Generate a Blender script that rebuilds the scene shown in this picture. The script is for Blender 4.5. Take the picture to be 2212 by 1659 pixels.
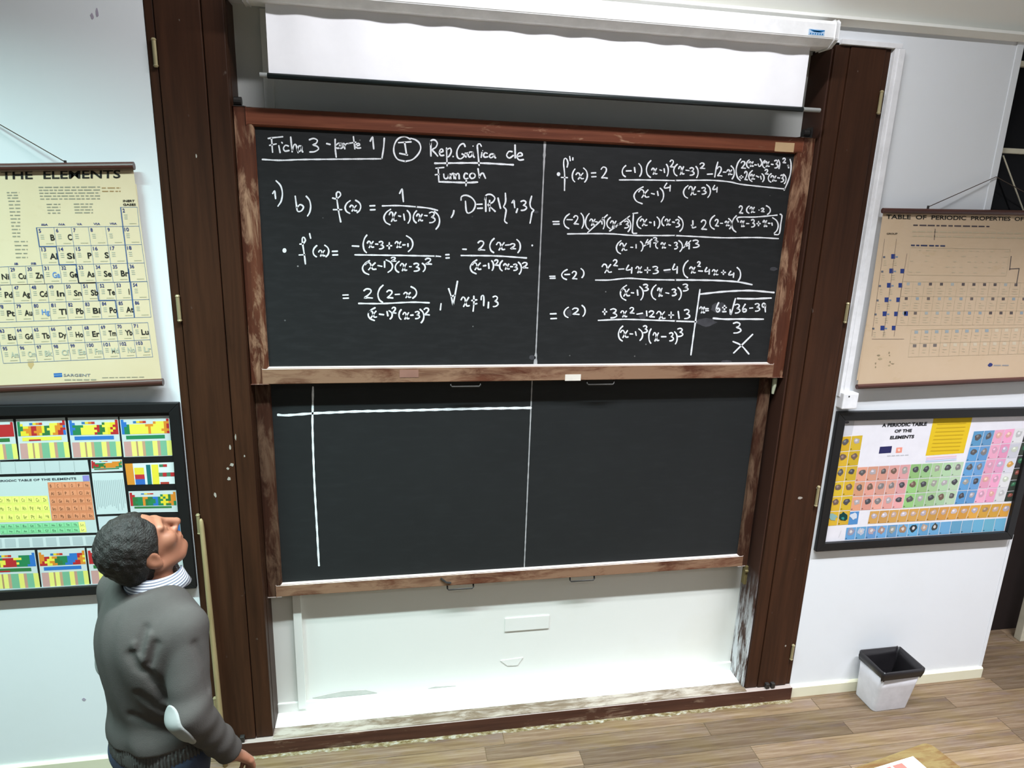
import bpy, bmesh, math, random
import numpy as np
from mathutils import Vector, Matrix

# ------------------------------------------------------------------ clear
for o in list(bpy.data.objects): bpy.data.objects.remove(o, do_unlink=True)
scene = bpy.context.scene
COL = scene.collection

# ------------------------------------------------------------------ camera (fitted to the photograph, 2212 x 1659)
CAM = np.array([-0.6807, -3.0038, 2.7])
RGT = np.array([0.98383963, -0.17600235, 0.03290534])
UPV = np.array([0.01402645, 0.25896938, 0.96578368])
FWD = np.array([0.17850167, 0.94971471, -0.25725303])
FPX = 1478.667
cam_data = bpy.data.cameras.new('camera')
cam_data.sensor_fit = 'HORIZONTAL'; cam_data.sensor_width = 36.0
cam_data.lens = FPX / 2212.0 * 36.0
cam_data.clip_start = 0.05; cam_data.clip_end = 60
cam = bpy.data.objects.new('camera', cam_data); COL.objects.link(cam)
m = Matrix.Identity(4)
for i in range(3):
    m[i][0], m[i][1], m[i][2], m[i][3] = RGT[i], UPV[i], -FWD[i], CAM[i]
cam.matrix_world = m
scene.camera = cam

# ------------------------------------------------------------------ world, exposure, lamps
world = bpy.data.worlds.new('world'); scene.world = world; world.use_nodes = True
bg = world.node_tree.nodes['Background']
bg.inputs[0].default_value = (0.70, 0.86, 1.0, 1); bg.inputs[1].default_value = 0.09
scene.view_settings.view_transform = 'Standard'; scene.view_settings.look = 'None'
scene.view_settings.gamma = 1.0; scene.view_settings.use_curve_mapping = False
scene.view_settings.exposure = 0.06
# fittings: x, y, z, length, colour, watts, louvre spread; a board light high up and rows of louvred pendants
LAMPS = [(0.1, -1.22, 4.3, 2.0, (0.95, 0.96, 1.0), 66, 180),
         (-2.7, -1.5, 4.5, 1.5, (0.66, 1.0, 0.98), 104, 104), (-0.9, -1.5, 4.5, 1.5, (0.82, 0.97, 1.0), 52, 90), (0.9, -1.5, 4.5, 1.5, (0.90, 0.95, 1.0), 52, 84), (2.7, -1.5, 4.5, 1.5, (0.92, 0.93, 1.0), 74, 78),
         (-2.3, -4.2, 4.3, 1.5, (0.72, 1.0, 1.0), 10, 150), (0.3, -4.2, 4.3, 1.5, (0.92, 0.97, 1.0), 10, 150), (2.6, -4.2, 4.3, 1.5, (0.95, 0.95, 1.0), 10, 150)]
CEIL = 3.52

# ------------------------------------------------------------------ helpers: pixel rays
def ray(px, py): return FWD + (px - 1106.0) / FPX * RGT - (py - 829.5) / FPX * UPV
def aty(px, py, Y):
    d = ray(px, py); return CAM + d * ((Y - CAM[1]) / d[1])
def atz(px, py, Z):
    d = ray(px, py); return CAM + d * ((Z - CAM[2]) / d[2])
def atd(px, py, D): return CAM + ray(px, py) * D

# ------------------------------------------------------------------ helpers: materials
def lin(c):
    c = c / 255.0
    return c / 12.92 if c <= 0.04045 else ((c + 0.055) / 1.055) ** 2.4
def rgb(r, g, b): return (lin(r), lin(g), lin(b), 1.0)
MATS = {}
class NT:
    def __init__(s, name):
        s.m = bpy.data.materials.new(name); s.m.use_nodes = True
        s.t = s.m.node_tree; s.b = s.t.nodes['Principled BSDF']
    def n(s, typ, **kw):
        x = s.t.nodes.new(typ)
        for k, v in kw.items(): setattr(x, k, v)
        return x
    def l(s, a, b): s.t.links.new(a, b)
    def coord(s, scale=(1, 1, 1)):
        tc = s.n('ShaderNodeTexCoord'); mp = s.n('ShaderNodeMapping'); mp.inputs['Scale'].default_value = scale
        s.l(tc.outputs['Object'], mp.inputs['Vector']); return mp.outputs[0]
    def noise(s, vec, scale, detail=4, rough=0.6, dist=0.0):
        x = s.n('ShaderNodeTexNoise'); x.inputs['Scale'].default_value = scale; x.inputs['Detail'].default_value = detail
        x.inputs['Roughness'].default_value = rough; x.inputs['Distortion'].default_value = dist
        s.l(vec, x.inputs['Vector']); return x.outputs['Fac']
    def ramp(s, fac, stops):
        x = s.n('ShaderNodeValToRGB'); e = x.color_ramp.elements
        e[0].position, e[0].color = stops[0]; e[1].position, e[1].color = stops[-1]
        for p, c in stops[1:-1]:
            q = e.new(p); q.color = c
        s.l(fac, x.inputs[0]); return x.outputs[0]
    def mix(s, fac, a, b):
        x = s.n('ShaderNodeMix', data_type='RGBA')
        for sock, v in ((x.inputs[0], fac), (x.inputs[6], a), (x.inputs[7], b)):
            if isinstance(v, (int, float)): sock.default_value = v
            elif isinstance(v, tuple): sock.default_value = v
            else: s.l(v, sock)
        return x.outputs[2]
    def math(s, op, a, b=None):
        x = s.n('ShaderNodeMath', operation=op)
        for i, v in enumerate((a, b)):
            if v is None: continue
            if isinstance(v, (int, float)): x.inputs[i].default_value = v
            else: s.l(v, x.inputs[i])
        return x.outputs[0]
    def bump(s, h, strength=0.2, dist=0.002):
        x = s.n('ShaderNodeBump'); x.inputs['Strength'].default_value = strength; x.inputs['Distance'].default_value = dist
        s.l(h, x.inputs['Height']); s.l(x.outputs[0], s.b.inputs['Normal'])
    def base(s, c, rough=0.6, spec=0.3, metal=0.0):
        if isinstance(c, tuple): s.b.inputs['Base Color'].default_value = c
        else: s.l(c, s.b.inputs['Base Color'])
        s.b.inputs['Roughness'].default_value = rough; s.b.inputs['Specular IOR Level'].default_value = spec
        s.b.inputs['Metallic'].default_value = metal
        return s.m

BLK = (0, 0, 0, 1); WHT = (1, 1, 1, 1)
def flat(name, c, rough=0.6, spec=0.3, metal=0.0, vary=0.05):
    if name in MATS: return MATS[name]
    t = NT(name); f = t.noise(t.coord(), 14.0, 3)
    d = tuple(x * (1 - vary * 2) for x in c[:3]) + (1,); u = tuple(min(1, x * (1 + vary)) for x in c[:3]) + (1,)
    MATS[name] = t.base(t.ramp(f, [(0.3, d), (0.7, u)]), rough, spec, metal); return MATS[name]
def ink(name, c):
    if name in MATS: return MATS[name]
    t = NT(name); MATS[name] = t.base(c, 0.8, 0.1); return MATS[name]
def wood(name, dark, light, axis, rough=0.45, spec=0.35, wear=0.0, wearcol=rgb(176, 140, 112), dust=0.0, scale=1.0, spots=0.0):
    """wood with grain along the axis (0 x, 2 z); wear = rubbed bare patches; dust = chalk lying on upward faces"""
    if name in MATS: return MATS[name]
    t = NT(name)
    sc = [28 * scale] * 3; sc[axis] = 1.6 * scale
    v = t.coord(tuple(sc)); g = t.noise(v, 1.0, 5, 0.65, 0.4)
    big = t.noise(t.coord(), 1.7, 2)
    c = t.ramp(g, [(0.25, dark), (0.5, tuple(0.5 * (a + b) for a, b in zip(dark, light))), (0.75, light)])
    c = t.mix(t.math('MULTIPLY', big, 0.25), c, dark)
    if wear > 0:
        ws = [22.0] * 3; ws[axis] = 5.0
        w = t.noise(t.coord(tuple(ws)), 1.0, 6, 0.7, 0.6); w2 = t.noise(t.coord(), 3.0, 2)
        ww = t.math('MULTIPLY_ADD', w2, 0.5); t.l(w, ww.node.inputs[2])
        wf = t.ramp(ww, [(0.93 - wear * 0.42, BLK), (1.05 - wear * 0.3, WHT)])
        c = t.mix(t.math('MULTIPLY', wf, 0.85), c, wearcol)
    if spots > 0:
        sp = t.noise(t.coord((1, 1, 0.6)), 26.0, 2, 0.5); area = t.noise(t.coord(), 1.1, 2)
        sf = t.math('MULTIPLY', t.ramp(sp, [(0.73, BLK), (0.77, WHT)]), t.ramp(area, [(0.5, BLK), (0.62, WHT)]))
        c = t.mix(t.math('MULTIPLY', sf, spots), c, rgb(170, 160, 150))
    if dust > 0:
        ge = t.n('ShaderNodeNewGeometry'); sx = t.n('ShaderNodeSeparateXYZ'); t.l(ge.outputs['True Normal'], sx.inputs[0])
        c = t.mix(t.math('MULTIPLY', t.ramp(sx.outputs[2], [(0.3, BLK), (0.6, WHT)]), dust), c, rgb(222, 210, 202))
    t.bump(g, 0.25, 0.001)
    MATS[name] = t.base(c, rough, spec); return MATS[name]

def plaster(name, c, dirt=0.10, dirtcol=rgb(190, 185, 160), rough=0.85):
    if name in MATS: return MATS[name]
    t = NT(name); v = t.coord()
    d = t.noise(v, 1.6, 5, 0.65); fine = t.noise(v, 90.0, 2)
    col = t.mix(t.math('MULTIPLY', t.ramp(d, [(0.5, BLK), (0.8, WHT)]), dirt), c, dirtcol)
    t.bump(fine, 0.12, 0.001)
    MATS[name] = t.base(col, rough, 0.2); return MATS[name]

# ------------------------------------------------------------------ helpers: meshes and objects
class MB:
    def __init__(s): s.v = []; s.f = []; s.mi = []
    def poly(s, pts, mi=0):
        k = len(s.v); s.v += [tuple(map(float, p)) for p in pts]; s.f.append(tuple(range(k, k + len(pts)))); s.mi.append(mi)
    def box(s, x0, x1, y0, y1, z0, z1, mi=0):
        k = len(s.v); s.v += [(x, y, z) for x in (x0, x1) for y in (y0, y1) for z in (z0, z1)]
        for q in ((0, 1, 3, 2), (4, 6, 7, 5), (0, 4, 5, 1), (2, 3, 7, 6), (0, 2, 6, 4), (1, 5, 7, 3)):
            s.f.append(tuple(k + a for a in q)); s.mi.append(mi)
    def prism(s, prof, axis, a, b, mi=0):
        """closed profile extruded along axis between a and b; profile points are the other two coordinates in x,y,z order"""
        def P(p, t):
            q = list(p); q.insert(axis, t); return tuple(q)
        n = len(prof); k = len(s.v); s.v += [P(p, a) for p in prof] + [P(p, b) for p in prof]
        for i in range(n):
            j = (i + 1) % n; s.f.append((k + i, k + j, k + n + j, k + n + i)); s.mi.append(mi)
        s.f.append(tuple(k + i for i in range(n))); s.f.append(tuple(k + n + i for i in reversed(range(n)))); s.mi += [mi, mi]
    def tube(s, pts, r, seg=10, mi=0, cap=True):
        P = [Vector(p) for p in pts]; rr = r if isinstance(r, (list, tuple)) else [r] * len(P)
        k = len(s.v); ref = None
        for i, p in enumerate(P):
            t = (P[min(i + 1, len(P) - 1)] - P[max(i - 1, 0)]).normalized()
            if ref is None:
                ref = t.orthogonal().normalized()
            ref = (ref - t * ref.dot(t)).normalized(); b = t.cross(ref)
            for a in range(seg):
                w = 2 * math.pi * a / seg; s.v.append(tuple(p + (ref * math.cos(w) + b * math.sin(w)) * rr[i]))
        for i in range(len(P) - 1):
            for a in range(seg):
                c = (a + 1) % seg; s.f.append((k + i * seg + a, k + i * seg + c, k + (i + 1) * seg + c, k + (i + 1) * seg + a)); s.mi.append(mi)
        if cap:
            s.f.append(tuple(k + a for a in reversed(range(seg)))); s.f.append(tuple(k + (len(P) - 1) * seg + a for a in range(seg))); s.mi += [mi, mi]
    def build(s, name, mats, parent=None, bevel=0.0, seg=2, smooth=False, base=None):
        if not isinstance(mats, (list, tuple)): mats = [mats]
        me = bpy.data.meshes.new(name)
        off = Vector((0, 0, 0))
        if parent is not None: off = world_loc(parent)
        elif base is not None: off = Vector(base)
        me.from_pydata([(a - off.x, b - off.y, c - off.z) for a, b, c in s.v], [], s.f)
        for mm in mats: me.materials.append(mm)
        me.polygons.foreach_set('material_index', s.mi)
        bm = bmesh.new(); bm.from_mesh(me)
        if bevel > 0:
            bmesh.ops.remove_doubles(bm, verts=bm.verts, dist=1e-6)
            bmesh.ops.bevel(bm, geom=[e for e in bm.edges if len(e.link_faces) == 2 and e.calc_face_angle(0) > 0.5], offset=bevel, segments=seg, profile=0.6, affect='EDGES', clamp_overlap=True)
        if all(len(e.link_faces) == 2 for e in bm.edges): bmesh.ops.recalc_face_normals(bm, faces=bm.faces)
        bm.to_mesh(me); bm.free()
        if smooth: me.polygons.foreach_set('use_smooth', [True] * len(me.polygons))
        me.update()
        o = bpy.data.objects.new(name, me); COL.objects.link(o)
        if parent is not None: o.parent = parent
        else: o.location = off
        return o
def world_loc(o):
    v = Vector(o.location)
    while o.parent is not None: o = o.parent; v += Vector(o.location)
    return v
def tag(o, label=None, cat=None, group=None, kind=None):
    if label: o['label'] = label
    if cat: o['category'] = cat
    if group: o['group'] = group
    if kind: o['kind'] = kind
    return o
def thing(name, label, cat, loc, group=None, kind=None):
    o = bpy.data.objects.new(name, None); o.empty_display_size = 0.1; COL.objects.link(o); o.location = loc
    return tag(o, label, cat, group, kind)
def bxo(name, mat, parent, *b, bevel=0.0, **kw):
    mb = MB(); mb.box(*b); return mb.build(name, mat, parent, bevel=bevel, **kw)

_txt = {}
def text_mesh(body, bold=0.0):
    key = (body, bold)
    if key in _txt: return _txt[key]
    cu = bpy.data.curves.new('t', 'FONT'); cu.body = body; cu.size = 1.0; cu.offset = bold; cu.resolution_u = 3
    ob = bpy.data.objects.new('t', cu); COL.objects.link(ob)
    dg = bpy.context.evaluated_depsgraph_get(); ev = ob.evaluated_get(dg); me = ev.to_mesh()
    V = np.array([v.co[:2] for v in me.vertices]); F = [tuple(p.vertices) for p in me.polygons]
    ev.to_mesh_clear(); bpy.data.objects.remove(ob); bpy.data.curves.remove(cu)
    if len(V): V = (V - V.min(0)); V = np.c_[V, V]; ext = V[:, :2].max(0)
    else: V = np.zeros((0, 4)); ext = (1, 1)
    _txt[key] = (V[:, :2], F, ext); return _txt[key]
def put_text(mb, body, fn, mi=0, bold=0.0):
    """fn maps (u, v) in the text's own box, 0..1 with v up, to a world point"""
    V, F, ext = text_mesh(body, bold)
    k = len(mb.v)
    for a, b in V: mb.v.append(tuple(fn(a / ext[0], b / ext[1])))
    for f in F: mb.f.append(tuple(k + i for i in f)); mb.mi.append(mi)
def text_rect(mb, body, x0, x1, z0, z1, y, mi=0, bold=0.0):
    put_text(mb, body, lambda u, v: (x0 + (x1 - x0) * u, y, z0 + (z1 - z0) * v), mi, bold)
def text_px(mb, body, quad, Y, mi=0, bold=0.0):
    """quad = four pixel corners TL, TR, BR, BL; the print lies on the plane y = Y"""
    W = [aty(p[0], p[1], Y) for p in quad]
    put_text(mb, body, lambda u, v: (W[3] * (1 - u) + W[2] * u) * (1 - v) + (W[0] * (1 - u) + W[1] * u) * v, mi, bold)

# ------------------------------------------------------------------ main measures (metres; wall plane y = 0, seam of the boards x = 0)
PL0, PLG, PL1 = -1.551, -1.349, -1.267
PR0, PRG, PR1 = 1.281, 1.355, 1.563
YU, YUB, YL, YLB, YB, YF = 0.027, 0.043, 0.084, 0.100, 0.164, -0.034
SILL = 0.087
XW1, XW2 = 2.24, 2.84
# ------------------------------------------------------------------ materials used widely
M_wall = plaster('white_wall_paint', rgb(230, 233, 236), 0.08)
M_back = plaster('recess_wall_paint', rgb(232, 233, 228), 0.16, rgb(205, 198, 165))
M_ceil = plaster('ceiling_paint', rgb(240, 240, 234), 0.03)
M_base = plaster('skirting_paint', rgb(226, 222, 196), 0.35, rgb(180, 170, 110))
M_white = flat('white_plastic', rgb(238, 238, 240), 0.4, 0.4)
M_pil = wood('dark_stained_wood', rgb(44, 26, 16), rgb(74, 45, 29), 2, 0.5, 0.2, spots=0.7)
M_frame_v = wood('board_frame_wood_upright', rgb(66, 34, 22), rgb(114, 66, 46), 2, 0.5, 0.3, wear=0.4, dust=0.0)
M_frame_h = wood('board_frame_wood_top', rgb(86, 42, 26), rgb(138, 80, 56), 0, 0.5, 0.3, wear=0.12, dust=0.5)
M_worn_h = wood('worn_board_rail', rgb(70, 36, 24), rgb(118, 72, 52), 0, 0.6, 0.25, wear=0.8, wearcol=rgb(150, 118, 94), dust=0.95)
M_worn_v = wood('worn_board_stile', rgb(46, 25, 17), rgb(84, 52, 38), 2, 0.6, 0.2, wear=0.5, wearcol=rgb(112, 88, 70), dust=0.3)
M_plinth = wood('plinth_wood', rgb(58, 34, 26), rgb(96, 62, 48), 0, 0.55, 0.25, wear=0.25, wearcol=rgb(150, 125, 105), dust=0.45)
M_sillwood = wood('worn_sill_wood', rgb(88, 72, 54), rgb(136, 122, 104), 0, 0.7, 0.2, wear=0.6, wearcol=rgb(176, 168, 156))
M_metal = flat('dark_steel', rgb(70, 68, 66), 0.45, 0.5, 0.7)
M_brass = flat('tarnished_brass', rgb(172, 160, 122), 0.45, 0.5, 0.4)
M_black = flat('black_lacquer', rgb(26, 26, 27), 0.45, 0.35)

# ================================================================== SETTING
# floor: base slab with planks laid along the wall
def floor_mat(name, obj_random):
    t = NT(name); v = t.coord((0.55, 16.0, 16.0)); g = t.noise(v, 3.2, 7, 0.7, 0.0)
    c = t.ramp(g, [(0.28, rgb(74, 57, 43)), (0.45, rgb(106, 86, 66)), (0.6, rgb(130, 112, 92)), (0.78, rgb(156, 144, 132))])
    b = t.noise(t.coord((1, 2, 1)), 2.6, 4, 0.6)
    c = t.mix(t.math('MULTIPLY', t.ramp(b, [(0.42, BLK), (0.68, WHT)]), 0.6), c, rgb(116, 98, 58))
    b2 = t.noise(t.coord((0.8, 3, 1)), 3.7, 4, 0.6)
    c = t.mix(t.math('MULTIPLY', t.ramp(b2, [(0.5, BLK), (0.75, WHT)]), 0.55), c, rgb(120, 108, 108))
    if obj_random:
        oi = t.n('ShaderNodeObjectInfo'); hs = t.n('ShaderNodeHueSaturation')
        t.l(t.math('MULTIPLY_ADD', oi.outputs['Random'], 0.66), hs.inputs['Value'])
        hs.inputs['Value'].links[0].from_node.inputs[2].default_value = 0.54
        t.l(c, hs.inputs['Color']); c = hs.outputs[0]
    t.bump(g, 0.2, 0.001)
    return t.base(c, 0.55, 0.3)
M_floor = floor_mat('worn_parquet', True); M_floor0 = floor_mat('worn_parquet_base', False)
floor = MB(); floor.box(-5, 6, -7.5, 3.0, -0.08, -0.003)
floor = tag(floor.build('floor', M_floor0), 'worn brown wooden plank floor in front of the blackboard wall', 'floor', kind='structure')
rng = random.Random(4)
plank_mesh = {}
def plank(x, y, L, W=0.093):
    key = round(L, 2)
    if key not in plank_mesh:
        mb = MB(); mb.box(0, key - 0.002, 0, W, -0.003, 0.0)
        o = mb.build('floor_plank', M_floor, floor, bevel=0.0012, seg=1); plank_mesh[key] = o.data; o.location = (x, y, 0)
    else:
        o = bpy.data.objects.new('floor_plank', plank_mesh[key]); COL.objects.link(o); o.parent = floor; o.location = (x, y, 0)
row = 0; y = -0.034 - 0.095
while y > -2.3:
    x = -2.6 - rng.random() * 0.9
    while x < 4.2:
        L = rng.choice([0.9, 1.2, 1.5, 1.8]); plank(x, y, L); x += L
    y -= 0.095; row += 1
for k in range(7):      # behind the end of the wall, through the opening
    y = -0.034 + 0.095 * k; x = 2.0 + 0.6 * rng.random() if k > 2 else 2.86
    while x < 4.2:
        L = rng.choice([0.9, 1.2]); plank(x, y, L); x += L
# gap between the last row and the wall
mb = MB(); mb.box(PR1, 2.86, -0.034, 0.0, -0.003, 0.0); mb.build('floor_plank', M_floor, floor)
mb = MB(); mb.box(-4, PL0 + 0.29, -0.034, 0.0, -0.003, 0.0); mb.build('floor_plank', M_floor, floor)

# walls
mb = MB(); mb.box(-4.2, PL0, 0.0, 0.22, 0, CEIL)
wl = tag(mb.build('wall_left', M_wall), 'white painted wall left of the blackboards, bare except two charts', 'wall', kind='structure')
mb = MB(); zj = 2.1
prof = [(PR1, 0), (XW2, 0), (XW2, zj), (XW1, zj), (XW1, CEIL), (PR1, CEIL)]
k0 = len(mb.v)
mb.v += [(x, 0.0, z) for x, z in prof] + [(x, 0.12, z) for x, z in prof]
for i in range(6):
    j = (i + 1) % 6; mb.f.append((i, j, 6 + j, 6 + i)); mb.mi.append(0)
mb.f += [(0, 1, 2, 3), (0, 3, 4, 5), (9, 8, 7, 6), (11, 10, 9, 6)]; mb.mi += [0] * 4
wr = tag(mb.build('wall_right', M_wall), 'white painted wall right of the blackboards behind the wastebasket', 'wall', kind='structure')
bxo('corner_bead', M_wall, wr, XW1 - 0.035, XW1 + 0.001, -0.006, 0.0, zj, CEIL, bevel=0.002)
bxo('corner_bead', M_wall, wr, XW2 - 0.018, XW2 + 0.002, -0.004, 0.0, 0.0, 0.95, bevel=0.0015)
mb = MB(); mb.box(PL0, PR1, YB, YB + 0.12, 0, CEIL)
back = tag(mb.build('wall_back', M_back), 'pale recessed wall behind and below the sliding blackboards', 'wall', kind='structure')
# flaking and blanked-off sockets on the recess wall
mb = MB(); q = [aty(a, b, YB - 0.004) for a, b in ((1091, 1336), (1187, 1326), (1185, 1357), (1091, 1367))]
mb.box(q[0][0], q[1][0], YB - 0.006, YB, q[2][2], q[0][2]); mb.build('blanking_plate', M_back, back, bevel=0.002)
mb = MB(); pts = [aty(a, b, YB - 0.003) for a, b in ((1081, 1427), (1130, 1420), (1118, 1437), (1096, 1438))]
mb.prism([(p[0], p[2]) for p in pts], 1, YB - 0.004, YB); mb.build('paint_flake', M_back, back)
for poly in (((675, 1507), (706, 1500), (740, 1493), (790, 1490), (815, 1496), (760, 1503), (700, 1508)), ((925, 1487), (940, 1483), (985, 1481), (960, 1485)), ):
    mb = MB(); mb.prism([(aty(a, b, YB - .002)[0], aty(a, b, YB - .002)[2]) for a, b in poly], 1, YB - 0.0025, YB)
    mb.build('paint_flake', flat('bare_plaster', rgb(196, 196, 190), 0.9, 0.1), back)
# header above the recess, ceiling, cornice
mb = MB(); mb.box(PL0, PR1, 0.0, YB, 3.425, CEIL)
tag(mb.build('wall_header', M_wall), 'white strip of wall above the blackboard recess under the ceiling', 'wall', kind='structure')
def ceil_z(y): return CEIL + 1.0 * min(3.0, max(0.0, -y))
mb = MB(); mb.prism([(2.4, CEIL), (0.0, CEIL), (-3.0, CEIL + 3.0), (-7.5, CEIL + 3.0), (-7.5, CEIL + 3.12), (-3.0, CEIL + 3.12), (0.0, CEIL + 0.12), (2.4, CEIL + 0.12)], 0, -5, 6)
tag(mb.build('ceiling', M_ceil), 'plain off-white ceiling rising from the wall at the top right corner', 'ceiling', kind='structure')
mb = MB(); mb.prism([(0.0, CEIL), (-0.05, CEIL), (-0.05, CEIL - 0.012), (-0.014, CEIL - 0.03), (0.0, CEIL - 0.03)], 0, -4.2, XW1 + 0.01)
tag(mb.build('trim_1', M_ceil), 'narrow cornice between wall and ceiling above the projection screen', 'cornice', kind='structure')
# skirting boards
mb = MB(); mb.prism([(0.0, 0.0), (-0.016, 0.0), (-0.016, 0.062), (-0.010, 0.07), (0.0, 0.07)], 0, PR1 + 0.002, XW2 + 0.002)
tag(mb.build('baseboard_right', M_base), 'low cream skirting board with yellow stains behind the wastebasket', 'skirting', kind='structure')
mb = MB(); mb.prism([(0.0, 0.0), (-0.016, 0.0), (-0.016, 0.062), (-0.010, 0.07), (0.0, 0.07)], 0, -4.2, PL0 - 0.002)
tag(mb.build('baseboard_left', M_base), 'low cream skirting board behind the standing man', 'skirting', kind='structure')
# plinth, sill and inner skirting of the recess
mb = MB(); mb.box(-1.50, PR1 - 0.002, YF, 0.06, 0.0, SILL - 0.004)
tag(mb.build('trim_2', M_plinth, bevel=0.004), 'dark wooden plinth board along the floor below the recess', 'plinth', kind='structure')
mb = MB(); mb.box(PL1, PR0, YF + 0.006, 0.047, SILL - 0.004, SILL)
tag(mb.build('trim_3', M_sillwood, bevel=0.001, seg=1), 'worn pale wooden sill edge at the front of the recess', 'sill', kind='structure')
mb = MB(); mb.box(PL1, PR0, 0.047, YB, 0.0, SILL + 0.001)
tag(mb.build('trim_4', plaster('white_ledge_paint', rgb(246, 245, 240), 0.06), bevel=0.001, seg=1), 'bright white painted ledge inside the recess', 'sill', kind='structure')
mb = MB(); mb.box(PL1, PR0, YB - 0.014, YB, SILL, SILL + 0.055)
tag(mb.build('trim_5', M_back, bevel=0.004), 'low white skirting along the back of the recess', 'skirting', kind='structure')
# crust of chalk dust along the plinth
t = NT('chalk_crust'); f = t.noise(t.coord((1, 2, 1)), 26, 5, 0.7)
M_crust = t.base(t.ramp(f, [(0.38, rgb(92, 78, 48)), (0.5, rgb(128, 116, 86)), (0.66, rgb(168, 166, 154))]), 0.95, 0.1)
mb = MB(); N = 140; rg = random.Random(8)
prev = None
for i in range(N + 1):
    x = -1.5 + (PR1 + 1.5) * i / N; w = 0.010 + 0.012 * rg.random() + 0.009 * math.sin(i * 0.31) ** 2
    cur = ((x, YF + 0.001, 0.0045), (x, YF - w, 0.0006))
    if prev: mb.poly([prev[1], cur[1], cur[0], prev[0]])
    prev = cur
tag(mb.build('dust_line', M_crust), 'ragged pale line of chalk dust on the floor along the plinth', 'dust', kind='stuff')

# hinged dark wooden side doors beside the boards
def side_door(n, xs, label, hinges, hx):
    """xs: outer strip edge, leaf edges, post edges from outside to inside"""
    a, b, c, d = xs
    lo, hi = min(a, d), max(a, d)
    root = thing('door_%d' % n, label, 'door', ((a + d) / 2, 0.0, SILL), kind='structure')
    zt = 3.415
    g = 0.0015
    def seg(name, u, v, y0, mat=M_pil):
        bxo(name, mat, root, min(u, v) + g, max(u, v) - g, y0, 0.045, SILL, zt, bevel=0.004)
    seg('hinge_stile', a, b, -0.003); seg('door_leaf', b, c, -0.010); seg('door_post', c, d, -0.006)
    bxo('jamb', M_pil, root, lo, hi, 0.045, YB, SILL, zt)
    for (z0, z1) in hinges:
        mb = MB(); mb.tube([(hx, -0.015, z0), (hx, -0.015, z1)], 0.0075, 10)
        h = mb.build('hinge', M_brass, root, smooth=False)
        for zz in (z0, z1):
            mb = MB(); mb.tube([(hx, -0.015, zz - 0.006), (hx, -0.015, zz), (hx, -0.015, zz + 0.006)], [0.006, 0.0095, 0.006], 10); mb.build('hinge_knob', M_brass, h)
    return root
def hz(px, y0, y1): return (aty(px, y1, -0.015)[2], aty(px, y0, -0.015)[2])
dl = side_door(1, (PL0, PL0 + 0.036, PLG, PL1), 'tall narrow dark wooden door left of the blackboards', [hz(340, 86, 142), hz(381, 640, 692), hz(424, 1113, 1152), hz(467, 1508, 1546)], PL0 + 0.030)
dr = side_door(2, (PR1, PR1 - 0.030, PRG, PR0), 'tall narrow dark wooden door right of the blackboards', [hz(1898, 198, 244), hz(1828, 656, 696), hz(1762, 1052, 1092), hz(1706, 1395, 1424)], PR1 - 0.026)
for root, px in ((dl, 515), (dr, 1664)):      # floor latches at the foot of each door
    p = aty(px, 1588 if px < 1000 else 1474, -0.02)
    for s in (-1, 1):
        mb = MB(); mb.box(p[0] + s * 0.017 - 0.011, p[0] + s * 0.017 + 0.011, -0.03, -0.008, SILL, SILL + 0.03); mb.build('floor_latch', M_metal, root, bevel=0.004)
# chipped paint on the doors, scuffs on the left wall
M_chip = flat('paint_chip_white', rgb(168, 160, 150), 0.8, 0.1)
def spot(par, name, mat, px, py, rx, ry, Y, seed):
    rr = random.Random(seed); p = aty(px, py, Y); k = 0.0021
    mb = MB(); mb.prism([(p[0] + rx * k * math.cos(a) * rr.uniform(.6, 1.1), p[2] + ry * k * math.sin(a) * rr.uniform(.6, 1.1)) for a in [2 * math.pi * i / 9 for i in range(9)]], 1, Y - 0.0006, Y + 0.0002); mb.build(name, mat, par)
for i, (a, b, rx, ry) in enumerate(((497, 966, 2, 7), (501, 1004, 5, 4), (492, 1012, 3, 3), (495, 1034, 4, 5), (465, 1069, 3, 6), (509, 945, 1.5, 8), (424, 337, 1.5, 4), (528, 985, 2, 3))):
    spot(dl, 'paint_chip', M_chip, a, b, rx, ry, -0.0064 if a > 505 else -0.0102, i)
for i, (a, b, rx, ry) in enumerate(((1728, 1076, 7, 4), (1765, 1054, 3, 3), (1697, 1395, 2, 3))): spot(dr, 'paint_chip', M_chip, a, b, rx, ry, -0.0102, 20 + i)
M_scuff = flat('scuff_grey', rgb(178, 168, 184), 0.9, 0.1)
for i, (a, b, rx, ry) in enumerate(((199, 35, 3, 6), (210, 28, 2.5, 9), (181, 1511, 5, 5))): spot(wl, 'scuff_mark', M_scuff, a, b, rx, ry, -0.0003, 40 + i)
# white frame of the right hand door: lintel
mb = MB(); mb.box(1.30, 1.60, -0.022, 0.0, 3.416, 3.437)
tag(mb.build('trim_6', M_white, bevel=0.002), 'white lintel strip over the right dark wooden door', 'trim', kind='structure')

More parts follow.
